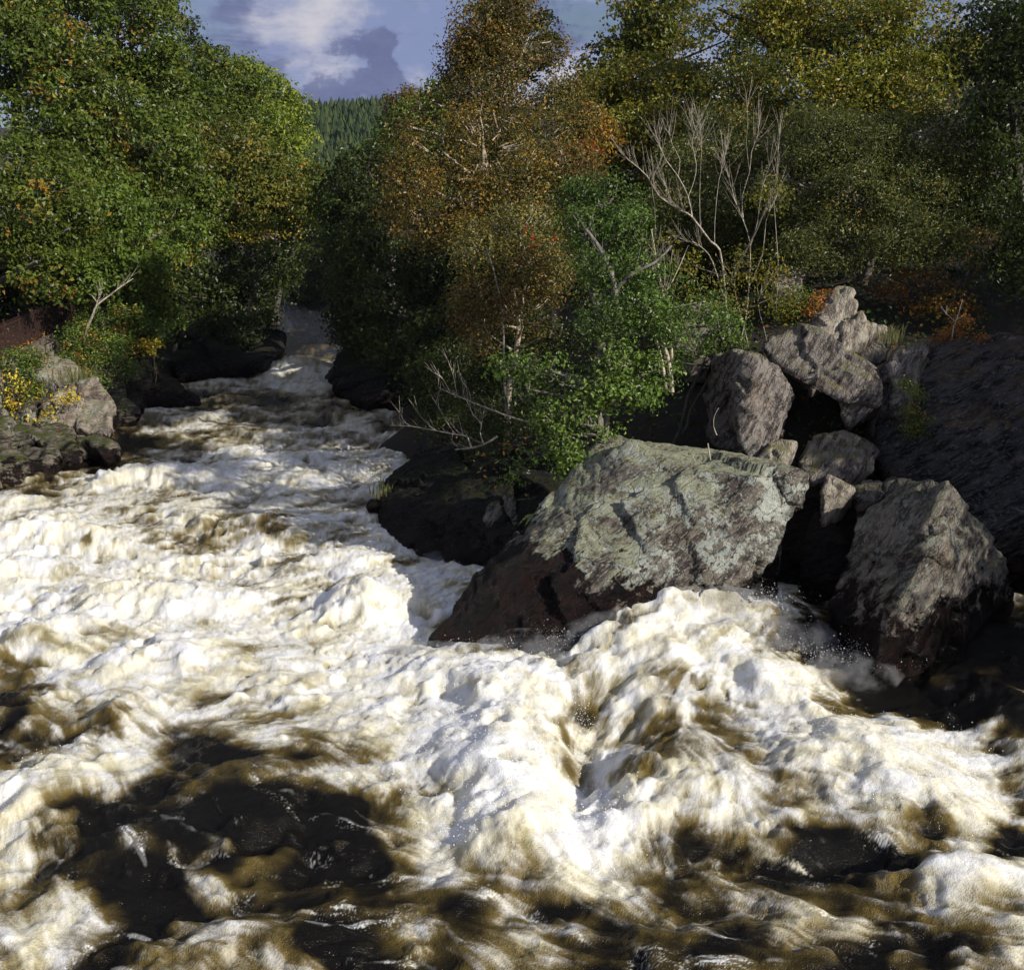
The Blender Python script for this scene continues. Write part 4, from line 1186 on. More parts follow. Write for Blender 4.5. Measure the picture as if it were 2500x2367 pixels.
T('oak_tree', 'shaded oak behind the railing under the left wood', [(60, 700, 46, 120), (180, 720, 48, 90), (-60, 720, 44, 100), (300, 700, 50, 90)], base_at(100, 50), 'dark', 0.15, 36, 0.55, seed=15, group=GL)
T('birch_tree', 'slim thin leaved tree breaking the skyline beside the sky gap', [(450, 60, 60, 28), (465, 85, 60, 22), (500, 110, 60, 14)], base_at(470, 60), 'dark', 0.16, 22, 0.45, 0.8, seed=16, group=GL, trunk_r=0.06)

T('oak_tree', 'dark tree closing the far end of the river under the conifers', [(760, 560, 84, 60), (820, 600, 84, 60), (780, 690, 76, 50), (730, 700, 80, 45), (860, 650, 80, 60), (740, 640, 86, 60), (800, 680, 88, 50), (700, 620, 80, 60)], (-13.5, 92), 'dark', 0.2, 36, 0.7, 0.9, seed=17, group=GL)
T('oak_tree', 'pale green round tree low in the gap before the conifers', [(790, 440, 120, 42), (755, 425, 124, 36), (830, 470, 118, 46), (790, 520, 110, 60)], (-20, 122), 'green', 0.26, 36, 0.9, 0.9, seed=18, group=GL)
T('hazel_tree', 'black shaded tree overhanging the left water edge at the bend', [(620, 700, 56, 60), (670, 700, 60, 45), (600, 760, 54, 50), (560, 800, 50, 45), (640, 760, 58, 40)], base_at(590, 57), 'dark', 0.15, 36, 0.5, 0.9, seed=19, group=GL)
# ---- right bank wood
T('birch_tree', 'orange leaved birch rising highest against the sky', [(1190, 70, 30, 85), (1240, 20, 30, 70), (1290, 90, 30, 75), (1150, 130, 30, 60), (1230, 170, 30, 110), (1100, 190, 30, 35), (1340, 130, 31, 50),
  (1200, 260, 29, 110), (1120, 270, 29, 75), (1390, 210, 30, 55), (1340, 240, 29.5, 70), (1400, 280, 29, 55), (1050, 250, 29, 45), (1000, 310, 28.5, 50)], base_at(1260, 31), 'birch', 0.085, 30, 0.36, 0.8, gap=-0.05, seed=20, group=GR, bark=M_BIRCH, trunk_r=0.14, limbs=40, twigs=140, flat=0.7)
T('birch_tree', 'golden birch spreading above the dark river bend', [(1180, 350, 27, 120), (1080, 370, 27, 85), (1010, 440, 27, 75), (1120, 470, 26, 110), (1250, 430, 26, 90), (960, 410, 28, 40), (1040, 540, 26, 65), (970, 500, 27, 45)],
  base_at(1150, 28), 'birch', 0.075, 32, 0.33, 0.85, gap=0.0, seed=21, group=GR, bark=M_BIRCH, trunk_r=0.12, limbs=30, twigs=120, flat=0.7)
T('birch_tree', 'green and gold birch with red berries left of the alder', [(1270, 560, 23, 90), (1190, 620, 22.5, 75), (1300, 650, 22, 95), (1180, 720, 22, 75), (1270, 760, 21.5, 90), (1200, 820, 21.5, 65), (1150, 770, 22, 45), (1330, 820, 21, 60), (1150, 570, 24, 45)],
  base_at(1240, 22.5), 'birchgreen', 0.060, 34, 0.27, 0.95, gap=-0.02, seed=22, group=GR, bark=M_BIRCH, trunk_r=0.07, limbs=30, twigs=150, flat=0.75)
T('birch_tree', 'grey green birch between the golden birch and the bare shrub', [(1330, 330, 28, 80), (1390, 400, 27, 70), (1300, 450, 27, 75), (1420, 300, 29, 60), (1360, 240, 30, 60)], base_at(1350, 28.5), 'birchgreen', 0.075, 32, 0.33, 0.85, seed=23, group=GR, bark=M_BIRCH, trunk_r=0.10, flat=0.7)
T('oak_tree', 'dark oak with open boughs showing sky at the top right', [(1530, 60, 38, 65), (1610, 20, 38, 70), (1700, 40, 39, 80), (1480, 150, 38, 60), (1650, 130, 38, 45), (1770, 100, 38, 70), (1500, -10, 39, 40), (1560, 120, 38, 55), (1600, 70, 38, 60), (1430, 200, 37, 55), (1730, 150, 38, 50)],
  base_at(1640, 39), 'oakgold', 0.13, 32, 0.42, 1.0, gap=-0.04, seed=24, group=GR, trunk_r=0.13, limbs=30, twigs=90)
T('oak_tree', 'yellow orange tree below the open boughed oak', [(1560, 200, 32, 85), (1480, 220, 32, 65), (1640, 230, 31, 80), (1600, 310, 30, 75), (1520, 320, 30, 75), (1700, 190, 32, 60)], base_at(1580, 33), 'goldgreen', 0.10, 36, 0.38, seed=25, group=GR)
T('rowan_tree', 'small orange patch of leaves between birch and oak', [(1460, 330, 29, 55), (1440, 290, 29, 45), (1420, 380, 28, 45)], base_at(1450, 29.5), 'orange', 0.09, 34, 0.33, 0.7, seed=26, group=GR, trunk_r=0.08)
T('oak_tree', 'tall yellow green oak filling the top right', [(1850, 90, 30, 120), (1980, 50, 30, 120), (2100, 100, 29, 110), (2230, 60, 29, 110), (1800, 220, 29, 95), (1930, 220, 28, 110), (2080, 230, 28, 110), (2240, 200, 28, 100), (2330, 130, 29, 70), (1750, 20, 31, 70), (1900, -40, 31, 90), (2150, -40, 31, 90)],
  base_at(2050, 31), 'goldgreen', 0.10, 36, 0.40, 0.95, seed=27, group=GR, trunk_r=0.24, limbs=30)
T('willow_tree', 'grey green sallow behind the bare shrub', [(1760, 330, 27, 90), (1680, 400, 26, 80), (1830, 420, 26, 90), (1750, 500, 25, 90), (1650, 490, 25, 60), (1860, 530, 25, 80)], base_at(1780, 27.5), 'willow', 0.075, 36, 0.32, 0.9, seed=28, group=GR, aspect=0.45)
T('willow_tree', 'wide grey green sallow whose boughs reach over the boulders on the right', [(2000, 340, 24, 100), (2120, 360, 24, 100), (2240, 330, 24, 80), (1950, 450, 23.5, 95), (2080, 480, 23, 100), (2220, 450, 23.5, 85), (2310, 540, 23, 70), (2190, 560, 22.5, 85), (2050, 590, 22.5, 75), (2330, 400, 24, 50),
  (1960, 600, 22.5, 55), (2290, 580, 22.8, 60)], base_at(2080, 25.5), 'willow', 0.068, 38, 0.30, 0.9, seed=29, group=GR, aspect=0.45, bark=M_BARK, trunk_r=0.14, limbs=20, twigs=120)
T('alder_tree', 'green alder growing on the dark outcrop, round leaves', [(1500, 480, 20, 70), (1430, 560, 19.5, 65), (1530, 560, 19.5, 70), (1470, 640, 19, 60), (1570, 640, 19, 65), (1620, 700, 19, 65), (1700, 740, 18.8, 70), (1560, 740, 18.6, 60),
  (1480, 780, 18.4, 60), (1640, 800, 18.4, 45), (1760, 790, 19, 50), (1420, 470, 20, 45)], base_at(1490, 19.3), 'alder', 0.062, 30, 0.22, 0.9, gap=0.03, seed=30, group=GR, bark=M_BARK, trunk_r=0.11, limbs=20, twigs=160, flat=0.6)
T('alder_tree', 'nearest leafy alder with large bright green leaves above the outcrop edge', [(1330, 900, 18.0, 60), (1420, 930, 17.8, 70), (1500, 880, 18, 60), (1360, 1010, 17.6, 60), (1450, 1030, 17.6, 60), (1540, 960, 17.9, 55), (1600, 900, 18.2, 55), (1290, 950, 18, 45), (1310, 1090, 17.9, 45), (1250, 1150, 18.2, 30), (1400, 1120, 17.6, 40),
  (1240, 890, 18.5, 35), (1350, 960, 17.8, 60), (1380, 1060, 17.7, 55), (1500, 960, 17.8, 50), (1320, 1030, 18, 50), (1270, 1100, 18, 30), (1570, 940, 18, 40)], base_at(1440, 18.5), 'aldernear', 0.072, 24, 0.20, 0.85, gap=0.04, seed=31, group=GR, bark=M_BARK, trunk_r=0.09, limbs=20, twigs=140, flat=0.55)
T('oak_tree', 'brown green oak filling the slope behind the bare shrub', [(1450, 450, 30, 75), (1540, 430, 30, 75), (1620, 420, 30, 70), (1500, 530, 29, 75), (1600, 540, 29, 75), (1700, 560, 28, 75), (1800, 620, 27, 70), (1560, 640, 27, 75), (1680, 650, 26.5, 70), (1400, 560, 28, 70)],
  base_at(1560, 31), 'oakgold', 0.10, 34, 0.36, 0.9, seed=39, group=GR)
T('hazel_tree', 'dark hazel thicket between the golden birch and the alder', [(1330, 700, 25, 70), (1300, 800, 24, 70), (1400, 700, 25, 60), (1200, 880, 24, 70), (1100, 880, 26, 70), (1390, 820, 22.5, 60)], base_at(1300, 25.5), 'dark', 0.08, 34, 0.32, 0.9, seed=40, group=GR, trunk_r=0.06)
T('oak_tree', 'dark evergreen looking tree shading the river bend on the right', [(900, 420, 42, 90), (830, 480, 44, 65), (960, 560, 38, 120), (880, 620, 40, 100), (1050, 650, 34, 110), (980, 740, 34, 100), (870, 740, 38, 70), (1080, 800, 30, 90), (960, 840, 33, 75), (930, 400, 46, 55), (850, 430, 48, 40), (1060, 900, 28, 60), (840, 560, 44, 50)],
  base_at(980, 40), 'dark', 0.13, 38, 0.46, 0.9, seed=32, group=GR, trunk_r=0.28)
T('ash_tree', 'green tree with sunlit tips just right of the sky gap', [(985, 310, 52, 50), (1040, 280, 52, 60), (1070, 225, 52, 38), (940, 365, 52, 42), (1000, 380, 50, 60)], base_at(970, 53), 'green', 0.15, 38, 0.5, seed=33, group=GR)
T('hawthorn_tree', 'thin twiggy rust coloured tree on the skyline beside the sky gap', [(990, 225, 58, 26), (960, 245, 58, 24), (1020, 235, 58, 22)], base_at(985, 59), 'birch', 0.12, 16, 0.4, 0.6, seed=34, group=GR, trunk_r=0.06)
for k, (px, w_, top_, Y, lab) in enumerate(((1010, 120, 420, 72, 'shaded background oak above the river bend, behind the dark overhanging tree'), (1180, 120, 330, 68, 'background oak seen in gaps behind the golden birch'),
                                  (1380, 120, 300, 64, 'background oak behind the small orange patch of leaves'), (1570, 120, 300, 60, 'background oak behind the leafless shrub'),
                                  (1780, 130, 300, 56, 'background oak behind the grey green sallow'), (2020, 140, 330, 52, 'background oak above the boulder pile, in shade'), (2300, 150, 300, 50, 'background oak behind the shaded right edge'))):
    T('oak_tree', lab, [(px + (w_ * 0.35 if j % 2 else -w_ * 0.3), top_ + 95 * j, Y + (j % 3), w_ * 0.85) for j in range(5)], base_at(px, Y + 1), 'dark' if k % 2 else 'oak', 0.24, 30, 0.8, 0.55, gap=-0.12, seed=90 + k, group=GR, twigs=14)
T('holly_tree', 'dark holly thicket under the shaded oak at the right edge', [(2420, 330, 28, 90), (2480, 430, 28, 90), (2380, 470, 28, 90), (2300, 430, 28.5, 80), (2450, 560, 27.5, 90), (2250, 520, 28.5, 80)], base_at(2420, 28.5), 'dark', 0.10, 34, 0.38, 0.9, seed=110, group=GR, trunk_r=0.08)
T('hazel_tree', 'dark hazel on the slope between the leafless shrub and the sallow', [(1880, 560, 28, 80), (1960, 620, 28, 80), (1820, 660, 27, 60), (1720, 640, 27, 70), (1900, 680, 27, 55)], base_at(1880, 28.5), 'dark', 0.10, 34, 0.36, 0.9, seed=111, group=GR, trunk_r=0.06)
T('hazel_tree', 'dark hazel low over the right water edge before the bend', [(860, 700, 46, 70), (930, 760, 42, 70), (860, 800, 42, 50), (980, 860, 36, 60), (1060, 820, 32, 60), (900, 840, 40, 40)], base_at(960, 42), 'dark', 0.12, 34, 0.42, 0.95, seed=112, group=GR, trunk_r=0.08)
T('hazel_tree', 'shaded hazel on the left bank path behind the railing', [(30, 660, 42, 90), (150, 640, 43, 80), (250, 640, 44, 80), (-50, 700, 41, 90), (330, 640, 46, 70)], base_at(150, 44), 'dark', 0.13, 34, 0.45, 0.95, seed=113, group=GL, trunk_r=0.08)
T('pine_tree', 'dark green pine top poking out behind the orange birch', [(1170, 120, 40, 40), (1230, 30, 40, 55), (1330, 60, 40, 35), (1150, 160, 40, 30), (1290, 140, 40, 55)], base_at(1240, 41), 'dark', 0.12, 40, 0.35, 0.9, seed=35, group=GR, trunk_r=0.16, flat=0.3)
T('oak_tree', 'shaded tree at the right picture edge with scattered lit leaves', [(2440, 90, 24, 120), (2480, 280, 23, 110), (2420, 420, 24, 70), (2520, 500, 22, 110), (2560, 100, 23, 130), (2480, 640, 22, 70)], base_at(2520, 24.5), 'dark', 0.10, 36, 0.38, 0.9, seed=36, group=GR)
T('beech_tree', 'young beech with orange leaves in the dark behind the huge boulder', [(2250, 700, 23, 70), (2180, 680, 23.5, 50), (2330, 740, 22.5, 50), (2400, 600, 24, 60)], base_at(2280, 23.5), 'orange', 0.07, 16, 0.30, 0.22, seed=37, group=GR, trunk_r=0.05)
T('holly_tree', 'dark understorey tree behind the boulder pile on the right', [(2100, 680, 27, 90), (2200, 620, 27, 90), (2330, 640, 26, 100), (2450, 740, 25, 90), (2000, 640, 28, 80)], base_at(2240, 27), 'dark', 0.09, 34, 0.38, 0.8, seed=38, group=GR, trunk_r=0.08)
# taller trees of the right bank that stand outside the picture and shade its right edge
for k, (x, y, rr_, hz) in enumerate([(17.5, 12.5, 2.4, 7.6), (17.0, 8.5, 2.0, 6.6), (20.5, 17.0, 2.6, 9.0)]):
    z0 = tz(x, y)
    bl = []
    for (ox, oy, oz, s) in ((0, 0, 0, 1), (1.1, 0.8, -1.6, 0.9), (-0.9, 0.9, -1.4, 0.8), (0.4, -1.2, -2.4, 0.8), (0.2, 0.6, 1.2, 0.7)):
        q = Vector((x + ox, y + oy, hz + oz))
        s_, c_ = math.sin(PITCH), math.cos(PITCH)
        dpt = q.y * c_ - (q.z - H) * s_
        upv = q.y * s_ + (q.z - H) * c_
        bl.append((CX + F * q.x / dpt, CY - F * upv / dpt, q.y, rr_ * s * F / q.y))
    T('oak_tree', ['oak standing outside the view on the right bank, nearest the wedge boulder', 'small oak outside the view, furthest down the right bank', 'tall oak outside the view above the huge boulder', 'tallest oak outside the view, high on the right slope'][k],
      bl, (x, y), 'oak', 0.16, 30, 0.55, 0.8, seed=60 + k, group=GR, trunk_r=0.2, twigs=20)


# ---- shrubs and ground plants
def shrub(name, label, blobs, pal, leaf, per=30, pad_r=0.2, cover=0.7, seed=0, group=None, cat='shrub', bark=None, drop=0.6, flat=0.6, base=None):
    b = max(blobs, key=lambda q: q[1])
    q = P(*b[:3])
    bx, by = base or (q.x, q.y)
    return tree(name, label, blobs, (bx, by), pal, leaf, per, pad_r, cover, -0.05, bark or M_BARKD, 0.025, 6, seed, group, cat, 24, flat, 1.0)


GB = 'shrubs on the left bank'
shrub('maple_shrub', 'bright yellow leaved shrub at the left picture edge', [(50, 960, 28.4, 50), (110, 985, 28.6, 42), (60, 1005, 28.4, 36), (20, 930, 28.6, 34), (165, 965, 28.8, 20)], 'yellow', 0.085, 20, 0.24, 0.40, 71, GB)
shrub('bramble_shrub', 'green bramble above the yellow leaved shrub', [(40, 880, 29.6, 40), (90, 870, 30, 30), (10, 1000, 28.8, 30), (60, 940, 29.2, 40)], 'bramble', 0.07, 28, 0.22, 0.7, 72, GB)
shrub('bramble_shrub', 'wide green bramble under the leaning bare sapling', [(200, 830, 33, 50), (260, 850, 33, 48), (180, 890, 32, 45), (240, 910, 31.8, 45), (290, 820, 34, 40), (300, 900, 32.6, 35), (210, 950, 31.2, 30)], 'bramble', 0.08, 30, 0.26, 0.75, 73, GB)
shrub('hazel_shrub', 'tall leafy shrub right of the leaning bare sapling', [(310, 770, 36, 42), (350, 810, 36, 40), (300, 830, 35.6, 36), (350, 740, 37, 34)], 'bramble', 0.09, 30, 0.28, 0.7, 74, GB)
shrub('yellow_sprig', 'little yellow leaved bush on top of the tall dark rock', [(365, 845, 35.6, 18), (378, 832, 35.6, 12), (350, 835, 35.7, 14)], 'yellow', 0.08, 16, 0.18, 0.5, 75, GB)
shrub('bramble_shrub', 'low mossy bramble at the water edge left of the rapids', [(240, 1110, 27.2, 22), (200, 1095, 27.6, 20), (20, 1130, 26.6, 40), (60, 1090, 27.4, 34), (100, 1130, 27.0, 26)], 'bramble', 0.06, 26, 0.2, 0.6, 76, GB)
shrub('hazel_shrub', 'dark hazel bush hanging over the shaded rock face at the bend', [(450, 800, 43, 50), (520, 790, 44, 55), (590, 800, 45, 50), (640, 790, 48, 45), (410, 840, 42, 35), (560, 840, 43, 30)], 'dark', 0.11, 30, 0.36, 0.9, 78, GB)
shrub('bramble_shrub', 'green bramble spilling over the far end of the railing', [(220, 770, 37, 30), (200, 790, 36, 24), (250, 790, 36, 30)], 'green', 0.08, 28, 0.24, 0.7, 77, GB)
GQ = 'shrubs on the right bank'
shrub('bramble_shrub', 'leafy bush growing left of the pointed pale slab', [(1930, 760, 20.6, 28), (1970, 740, 20.7, 24), (1900, 740, 21, 26), (1950, 720, 21, 24)], 'bramble', 0.05, 26, 0.16, 0.6, 80, GQ)
shrub('bracken', 'orange and green bracken tuft against the pointed slab', [(1990, 740, 20.4, 22), (2010, 725, 20.5, 18), (1980, 765, 20.3, 14)], 'bracken', 0.05, 22, 0.13, 0.6, 81, GQ, 'fern')
shrub('creeper', 'small leaved creeper hanging down the right side of the pillar rock', [(2215, 930, 18.2, 20), (2240, 960, 18.1, 18), (2225, 1000, 18.0, 20), (2250, 1020, 18, 26), (2225, 1045, 17.9, 24), (2250, 890, 18.6, 14)], 'bramble', 0.035, 22, 0.12, 0.45, 82, GQ, 'creeper')
shrub('bracken', 'rust coloured bracken around the bare twig behind the huge boulder', [(2330, 800, 19.6, 26), (2350, 780, 19.7, 20), (2310, 820, 19.5, 18), (2390, 830, 19.3, 18)], 'bracken', 0.045, 22, 0.13, 0.5, 83, GQ, 'fern')
shrub('bramble_shrub', 'low green growth at the foot of the bare shrub', [(1700, 850, 20, 35), (1760, 830, 20, 35), (1820, 840, 19.9, 28), (1640, 880, 19.6, 30), (1790, 800, 20.4, 30)], 'aldernear', 0.055, 26, 0.17, 0.55, 84, GQ)
shrub('bramble_shrub', 'dark bramble curtain on the bank behind the dead branches', [(1080, 1000, 26, 60), (1160, 960, 24, 60), (1200, 1040, 21.5, 60), (1040, 950, 29, 50), (1300, 1000, 20.5, 60)], 'dark', 0.06, 30, 0.26, 0.8, 85, GQ)

# ------------------------------------------------------------------ fern
def fern(label, px, py, Y, seed, pals):
    rr = random.Random(seed)
    c = P(px, py, Y)
    root = empty('fern', c, label, 'fern')
    mats = [mat_plain('fern_gold', (0.40, 0.19, 0.03), 0.6, col2=(0.24, 0.18, 0.03)), mat_plain('fern_green', (0.12, 0.21, 0.035), 0.6, col2=(0.24, 0.24, 0.05))]
    for k in range(11):
        an = -math.pi * (0.5 + 0.85 * (k / 10 - 0.5) * 2)       # spread to the open side
        d = Vector((math.sin(an * 1.0 + math.pi / 2) * -1, -0.55, 0)).normalized()
        d = Vector((math.cos(math.pi * (0.02 + 0.096 * k)), -0.7, 0)).normalized()
        ln = rr.uniform(0.34, 0.55)
        tb = Tubes()
        pts = [Vector((0, 0, 0)) + d * ln * t + Vector((0, 0, ln * (0.75 * t - 1.0 * t * t))) for t in np.linspace(0, 1, 9)]
        vs = list(pts); qs = []
        for i in range(1, 9):
            t = i / 8
            wdt = ln * 0.30 * math.sin(math.pi * min(1, t * 0.85 + 0.12)) * (1.15 - t)
            side = d.cross(Vector((0, 0, 1))).normalized()
            for sg in (-1, 1):
                tip = pts[i - 1] + side * sg * wdt + d * wdt * 0.40 - Vector((0, 0, wdt * 0.25))
                low = pts[i - 1] + side * sg * wdt * 0.5 + d * ln * 0.01
                n0 = len(vs)
                vs += [low, tip]
                qs.append((i - 1, n0, n0 + 1, i))
        me = np_mesh('frond', [tuple(v) for v in vs], quads=qs, smooth_shade=False)
        o = link('frond', me, mats[0] if (k % 3 == pals) else mats[1], root)
fern('clump of gold and green fern growing on the dark outcrop', 1322, 1262, 18.3, 3, 0)


# ------------------------------------------------------------------ bare branches
def pline(root_o, origin, lines, mat, name='branch', sides=6):
    for k, (pts, r0, r1) in enumerate(lines):
        W = [P(*p) for p in pts]
        # smooth the polyline
        out = []
        for i in range(len(W) - 1):
            for t in (0, 0.5):
                p0 = W[max(i - 1, 0)]; p1 = W[i]; p2 = W[i + 1]; p3 = W[min(i + 2, len(W) - 1)]
                out.append(0.5 * ((2 * p1) + (p2 - p0) * t + (2 * p0 - 5 * p1 + 4 * p2 - p3) * t * t + (3 * p1 - p0 - 3 * p2 + p3) * t ** 3))
        out.append(W[-1])
        n = len(out)
        rr = [r0 + (r1 - r0) * i / (n - 1) for i in range(n)]
        tb = Tubes(); tb.add(out, rr, sides)
        tb.build(name, mat, root_o, origin)


def twiglets(origin, root_o, starts, mat, seed, n=3, ln=0.5, r0=0.006, name='twig'):
    """fine side shoots as one part"""
    rr = random.Random(seed)
    tb = Tubes()
    for (a, b) in starts:
        A_, B_ = P(*a), P(*b)
        axis = (B_ - A_)
        for k in range(n):
            s = A_.lerp(B_, rr.uniform(0.1, 1.0))
            d = (axis.normalized() * rr.uniform(0.5, 1.0) + Vector((rr.uniform(-.7, .7), rr.uniform(-.7, .7), rr.uniform(0.0, 0.8)))).normalized()
            l = ln * rr.uniform(0.5, 1.2)
            m = s + d * l * 0.5 + Vector((rr.uniform(-1, 1), rr.uniform(-1, 1), rr.uniform(-1, 1))) * l * 0.06
            e = s + d * l + Vector((0, 0, l * 0.12))
            tb.add([s, m, e], [r0, r0 * 0.7, r0 * 0.3], 4)
            if rr.random() < 0.6:
                d2 = (d + Vector((rr.uniform(-.6, .6), rr.uniform(-.6, .6), rr.uniform(-.1, .7)))).normalized()
                tb.add([m, m + d2 * l * 0.45], [r0 * 0.6, r0 * 0.25], 4)
    tb.build(name, mat, root_o, origin)['kind'] = 'stuff'


# many-stemmed bare shrub
b = P(1770, 850, 20.2)
rt = empty('bare_shrub', b, 'leafless many stemmed shrub with whitish branches above the boulders', 'shrub')
Y0 = 20.0
bare = [
    ([(1790, 870, 20.0), (1775, 780, 19.9), (1768, 690, 19.8), (1757, 610, 19.7), (1735, 590, 19.6), (1690, 530, 19.5), (1665, 515, 19.4), (1610, 480, 19.3), (1580, 430, 19.2), (1540, 395, 19.1), (1525, 385, 19.1)], 0.055, 0.008),
    ([(1690, 530, 19.5), (1680, 480, 19.5), (1655, 430, 19.5), (1625, 390, 19.4), (1608, 350, 19.4), (1600, 330, 19.4)], 0.026, 0.006),
    ([(1680, 480, 19.5), (1695, 440, 19.6), (1700, 400, 19.6), (1690, 350, 19.7), (1700, 310, 19.7)], 0.016, 0.005),
    ([(1655, 430, 19.5), (1660, 390, 19.5), (1640, 350, 19.5), (1632, 320, 19.5)], 0.012, 0.004),
    ([(1665, 515, 19.4), (1640, 490, 19.3), (1625, 450, 19.3)], 0.014, 0.004),
    ([(1745, 600, 19.7), (1745, 540, 19.8), (1755, 440, 19.8), (1768, 400, 19.8), (1775, 350, 19.9)], 0.016, 0.005),
    ([(1710, 560, 20.0), (1708, 480, 20.0), (1712, 380, 20.1), (1712, 340, 20.1), (1705, 290, 20.1)], 0.014, 0.005),
    ([(1712, 345, 20.1), (1695, 330, 20.1), (1683, 300, 20.1)], 0.009, 0.004),
    ([(1785, 800, 20.1), (1765, 720, 20.0), (1740, 640, 20.0), (1720, 610, 20.0), (1690, 590, 20.0), (1660, 590, 20.0)], 0.030, 0.008),
    ([(1800, 860, 20.2), (1820, 780, 20.4), (1828, 700, 20.4), (1832, 600, 20.4), (1815, 540, 20.4), (1795, 490, 20.4), (1775, 420, 20.4), (1762, 380, 20.4)], 0.032, 0.006),
    ([(1815, 540, 20.4), (1812, 480, 20.5), (1830, 420, 20.6), (1835, 370, 20.6), (1850, 330, 20.6), (1853, 290, 20.6)], 0.022, 0.005),
    ([(1830, 420, 20.6), (1822, 350, 20.6), (1826, 300, 20.6), (1823, 240, 20.6)], 0.012, 0.004),
    ([(1832, 600, 20.4), (1850, 540, 20.4), (1858, 470, 20.4), (1880, 400, 20.4)], 0.018, 0.005),
    ([(1828, 700, 20.4), (1862, 620, 20.4), (1870, 540, 20.4), (1895, 480, 20.4)], 0.018, 0.005),
    ([(1900, 860, 20.6), (1895, 760, 20.8), (1900, 640, 20.9), (1890, 500, 21), (1898, 400, 21), (1905, 300, 21)], 0.022, 0.005),
    ([(1880, 870, 20.4), (1865, 800, 20.4), (1850, 740, 20.4), (1865, 690, 20.4)], 0.016, 0.006),
    ([(1830, 860, 20.0), (1815, 790, 20.0), (1800, 740, 19.9), (1790, 690, 19.9)], 0.016, 0.006),
    ([(1750, 850, 20.2), (1720, 760, 20.2), (1700, 680, 20.1), (1640, 640, 20.0), (1600, 630, 20.0)], 0.024, 0.008),
    ([(1600, 560, 20.2), (1598, 500, 20.2), (1590, 440, 20.2), (1612, 400, 20.2)], 0.012, 0.004),
]
pline(rt, b, [(q, r0 * 0.46, r1 * 0.6) for q, r0, r1 in bare], M_DEAD)
twiglets(b, rt, [(q[0][i], q[0][i + 1]) for q in bare for i in range(len(q[0]) // 2, len(q[0]) - 1)], M_DEAD, 5, 7, 0.50, 0.0036)

shrub('sallow_shrub', 'sparse yellowing leaves tangled among the whitish leafless stems', [(1640, 620, 19.8, 70), (1720, 700, 19.8, 70), (1850, 640, 20, 70), (1900, 720, 20.2, 60), (1880, 480, 20.4, 50), (1640, 760, 19.6, 50), (1780, 760, 20, 50)], 'goldgreen', 0.055, 12, 0.2, 0.22, 86, GQ)
b = P(1650, 950, 19.0)
rt = empty('alder_tree', b, 'pair of bare golden stems lit by the sun behind the alder', 'tree')
pline(rt, b, [([(1640, 958, 18.8), (1632, 880, 18.9), (1605, 800, 19.0), (1590, 760, 19.0), (1545, 690, 19.1)], 0.045, 0.02),
              ([(1625, 950, 18.8), (1618, 890, 18.9), (1600, 820, 19.0), (1580, 770, 19.1)], 0.032, 0.015),
              ([(1640, 880, 18.9), (1635, 800, 19.0), (1615, 700, 19.1), (1600, 620, 19.2), (1590, 560, 19.2)], 0.030, 0.010),
              ([(1590, 760, 19.0), (1640, 690, 19.2), (1680, 600, 19.3)], 0.018, 0.006)], M_BIRCH, 'stem')
twiglets(b, rt, [((1605, 800, 19), (1545, 690, 19)), ((1635, 800, 19), (1600, 620, 19.2))], M_BIRCH, 8, 8, 0.6, 0.006)

# crooked alder trunk on the outcrop
b = P(1440, 1110, 18.4)
rt = empty('alder_tree', b, 'mottled grey crooked alder trunk rising behind the near leaves', 'tree')
pline(rt, b, [([(1440, 1130, 18.3), (1448, 1040, 18.3), (1470, 950, 18.4), (1488, 860, 18.5), (1500, 760, 18.6), (1502, 700, 18.7), (1480, 640, 18.8), (1460, 600, 18.9), (1430, 560, 19)], 0.085, 0.03),
              ([(1502, 710, 18.7), (1540, 670, 18.6), (1600, 640, 18.6), (1640, 600, 18.7)], 0.04, 0.015),
              ([(1465, 950, 18.2), (1420, 945, 18.0), (1365, 938, 17.8)], 0.022, 0.008),
              ([(1490, 880, 18.3), (1560, 885, 18.2), (1640, 880, 18.3)], 0.018, 0.006)], M_BARK, 'stem', 8)
twiglets(b, rt, [((1480, 640, 18.8), (1430, 560, 19)), ((1540, 670, 18.6), (1640, 600, 18.7)), ((1465, 950, 18.2), (1365, 938, 17.8))], M_BARK, 9, 7, 0.5, 0.006)

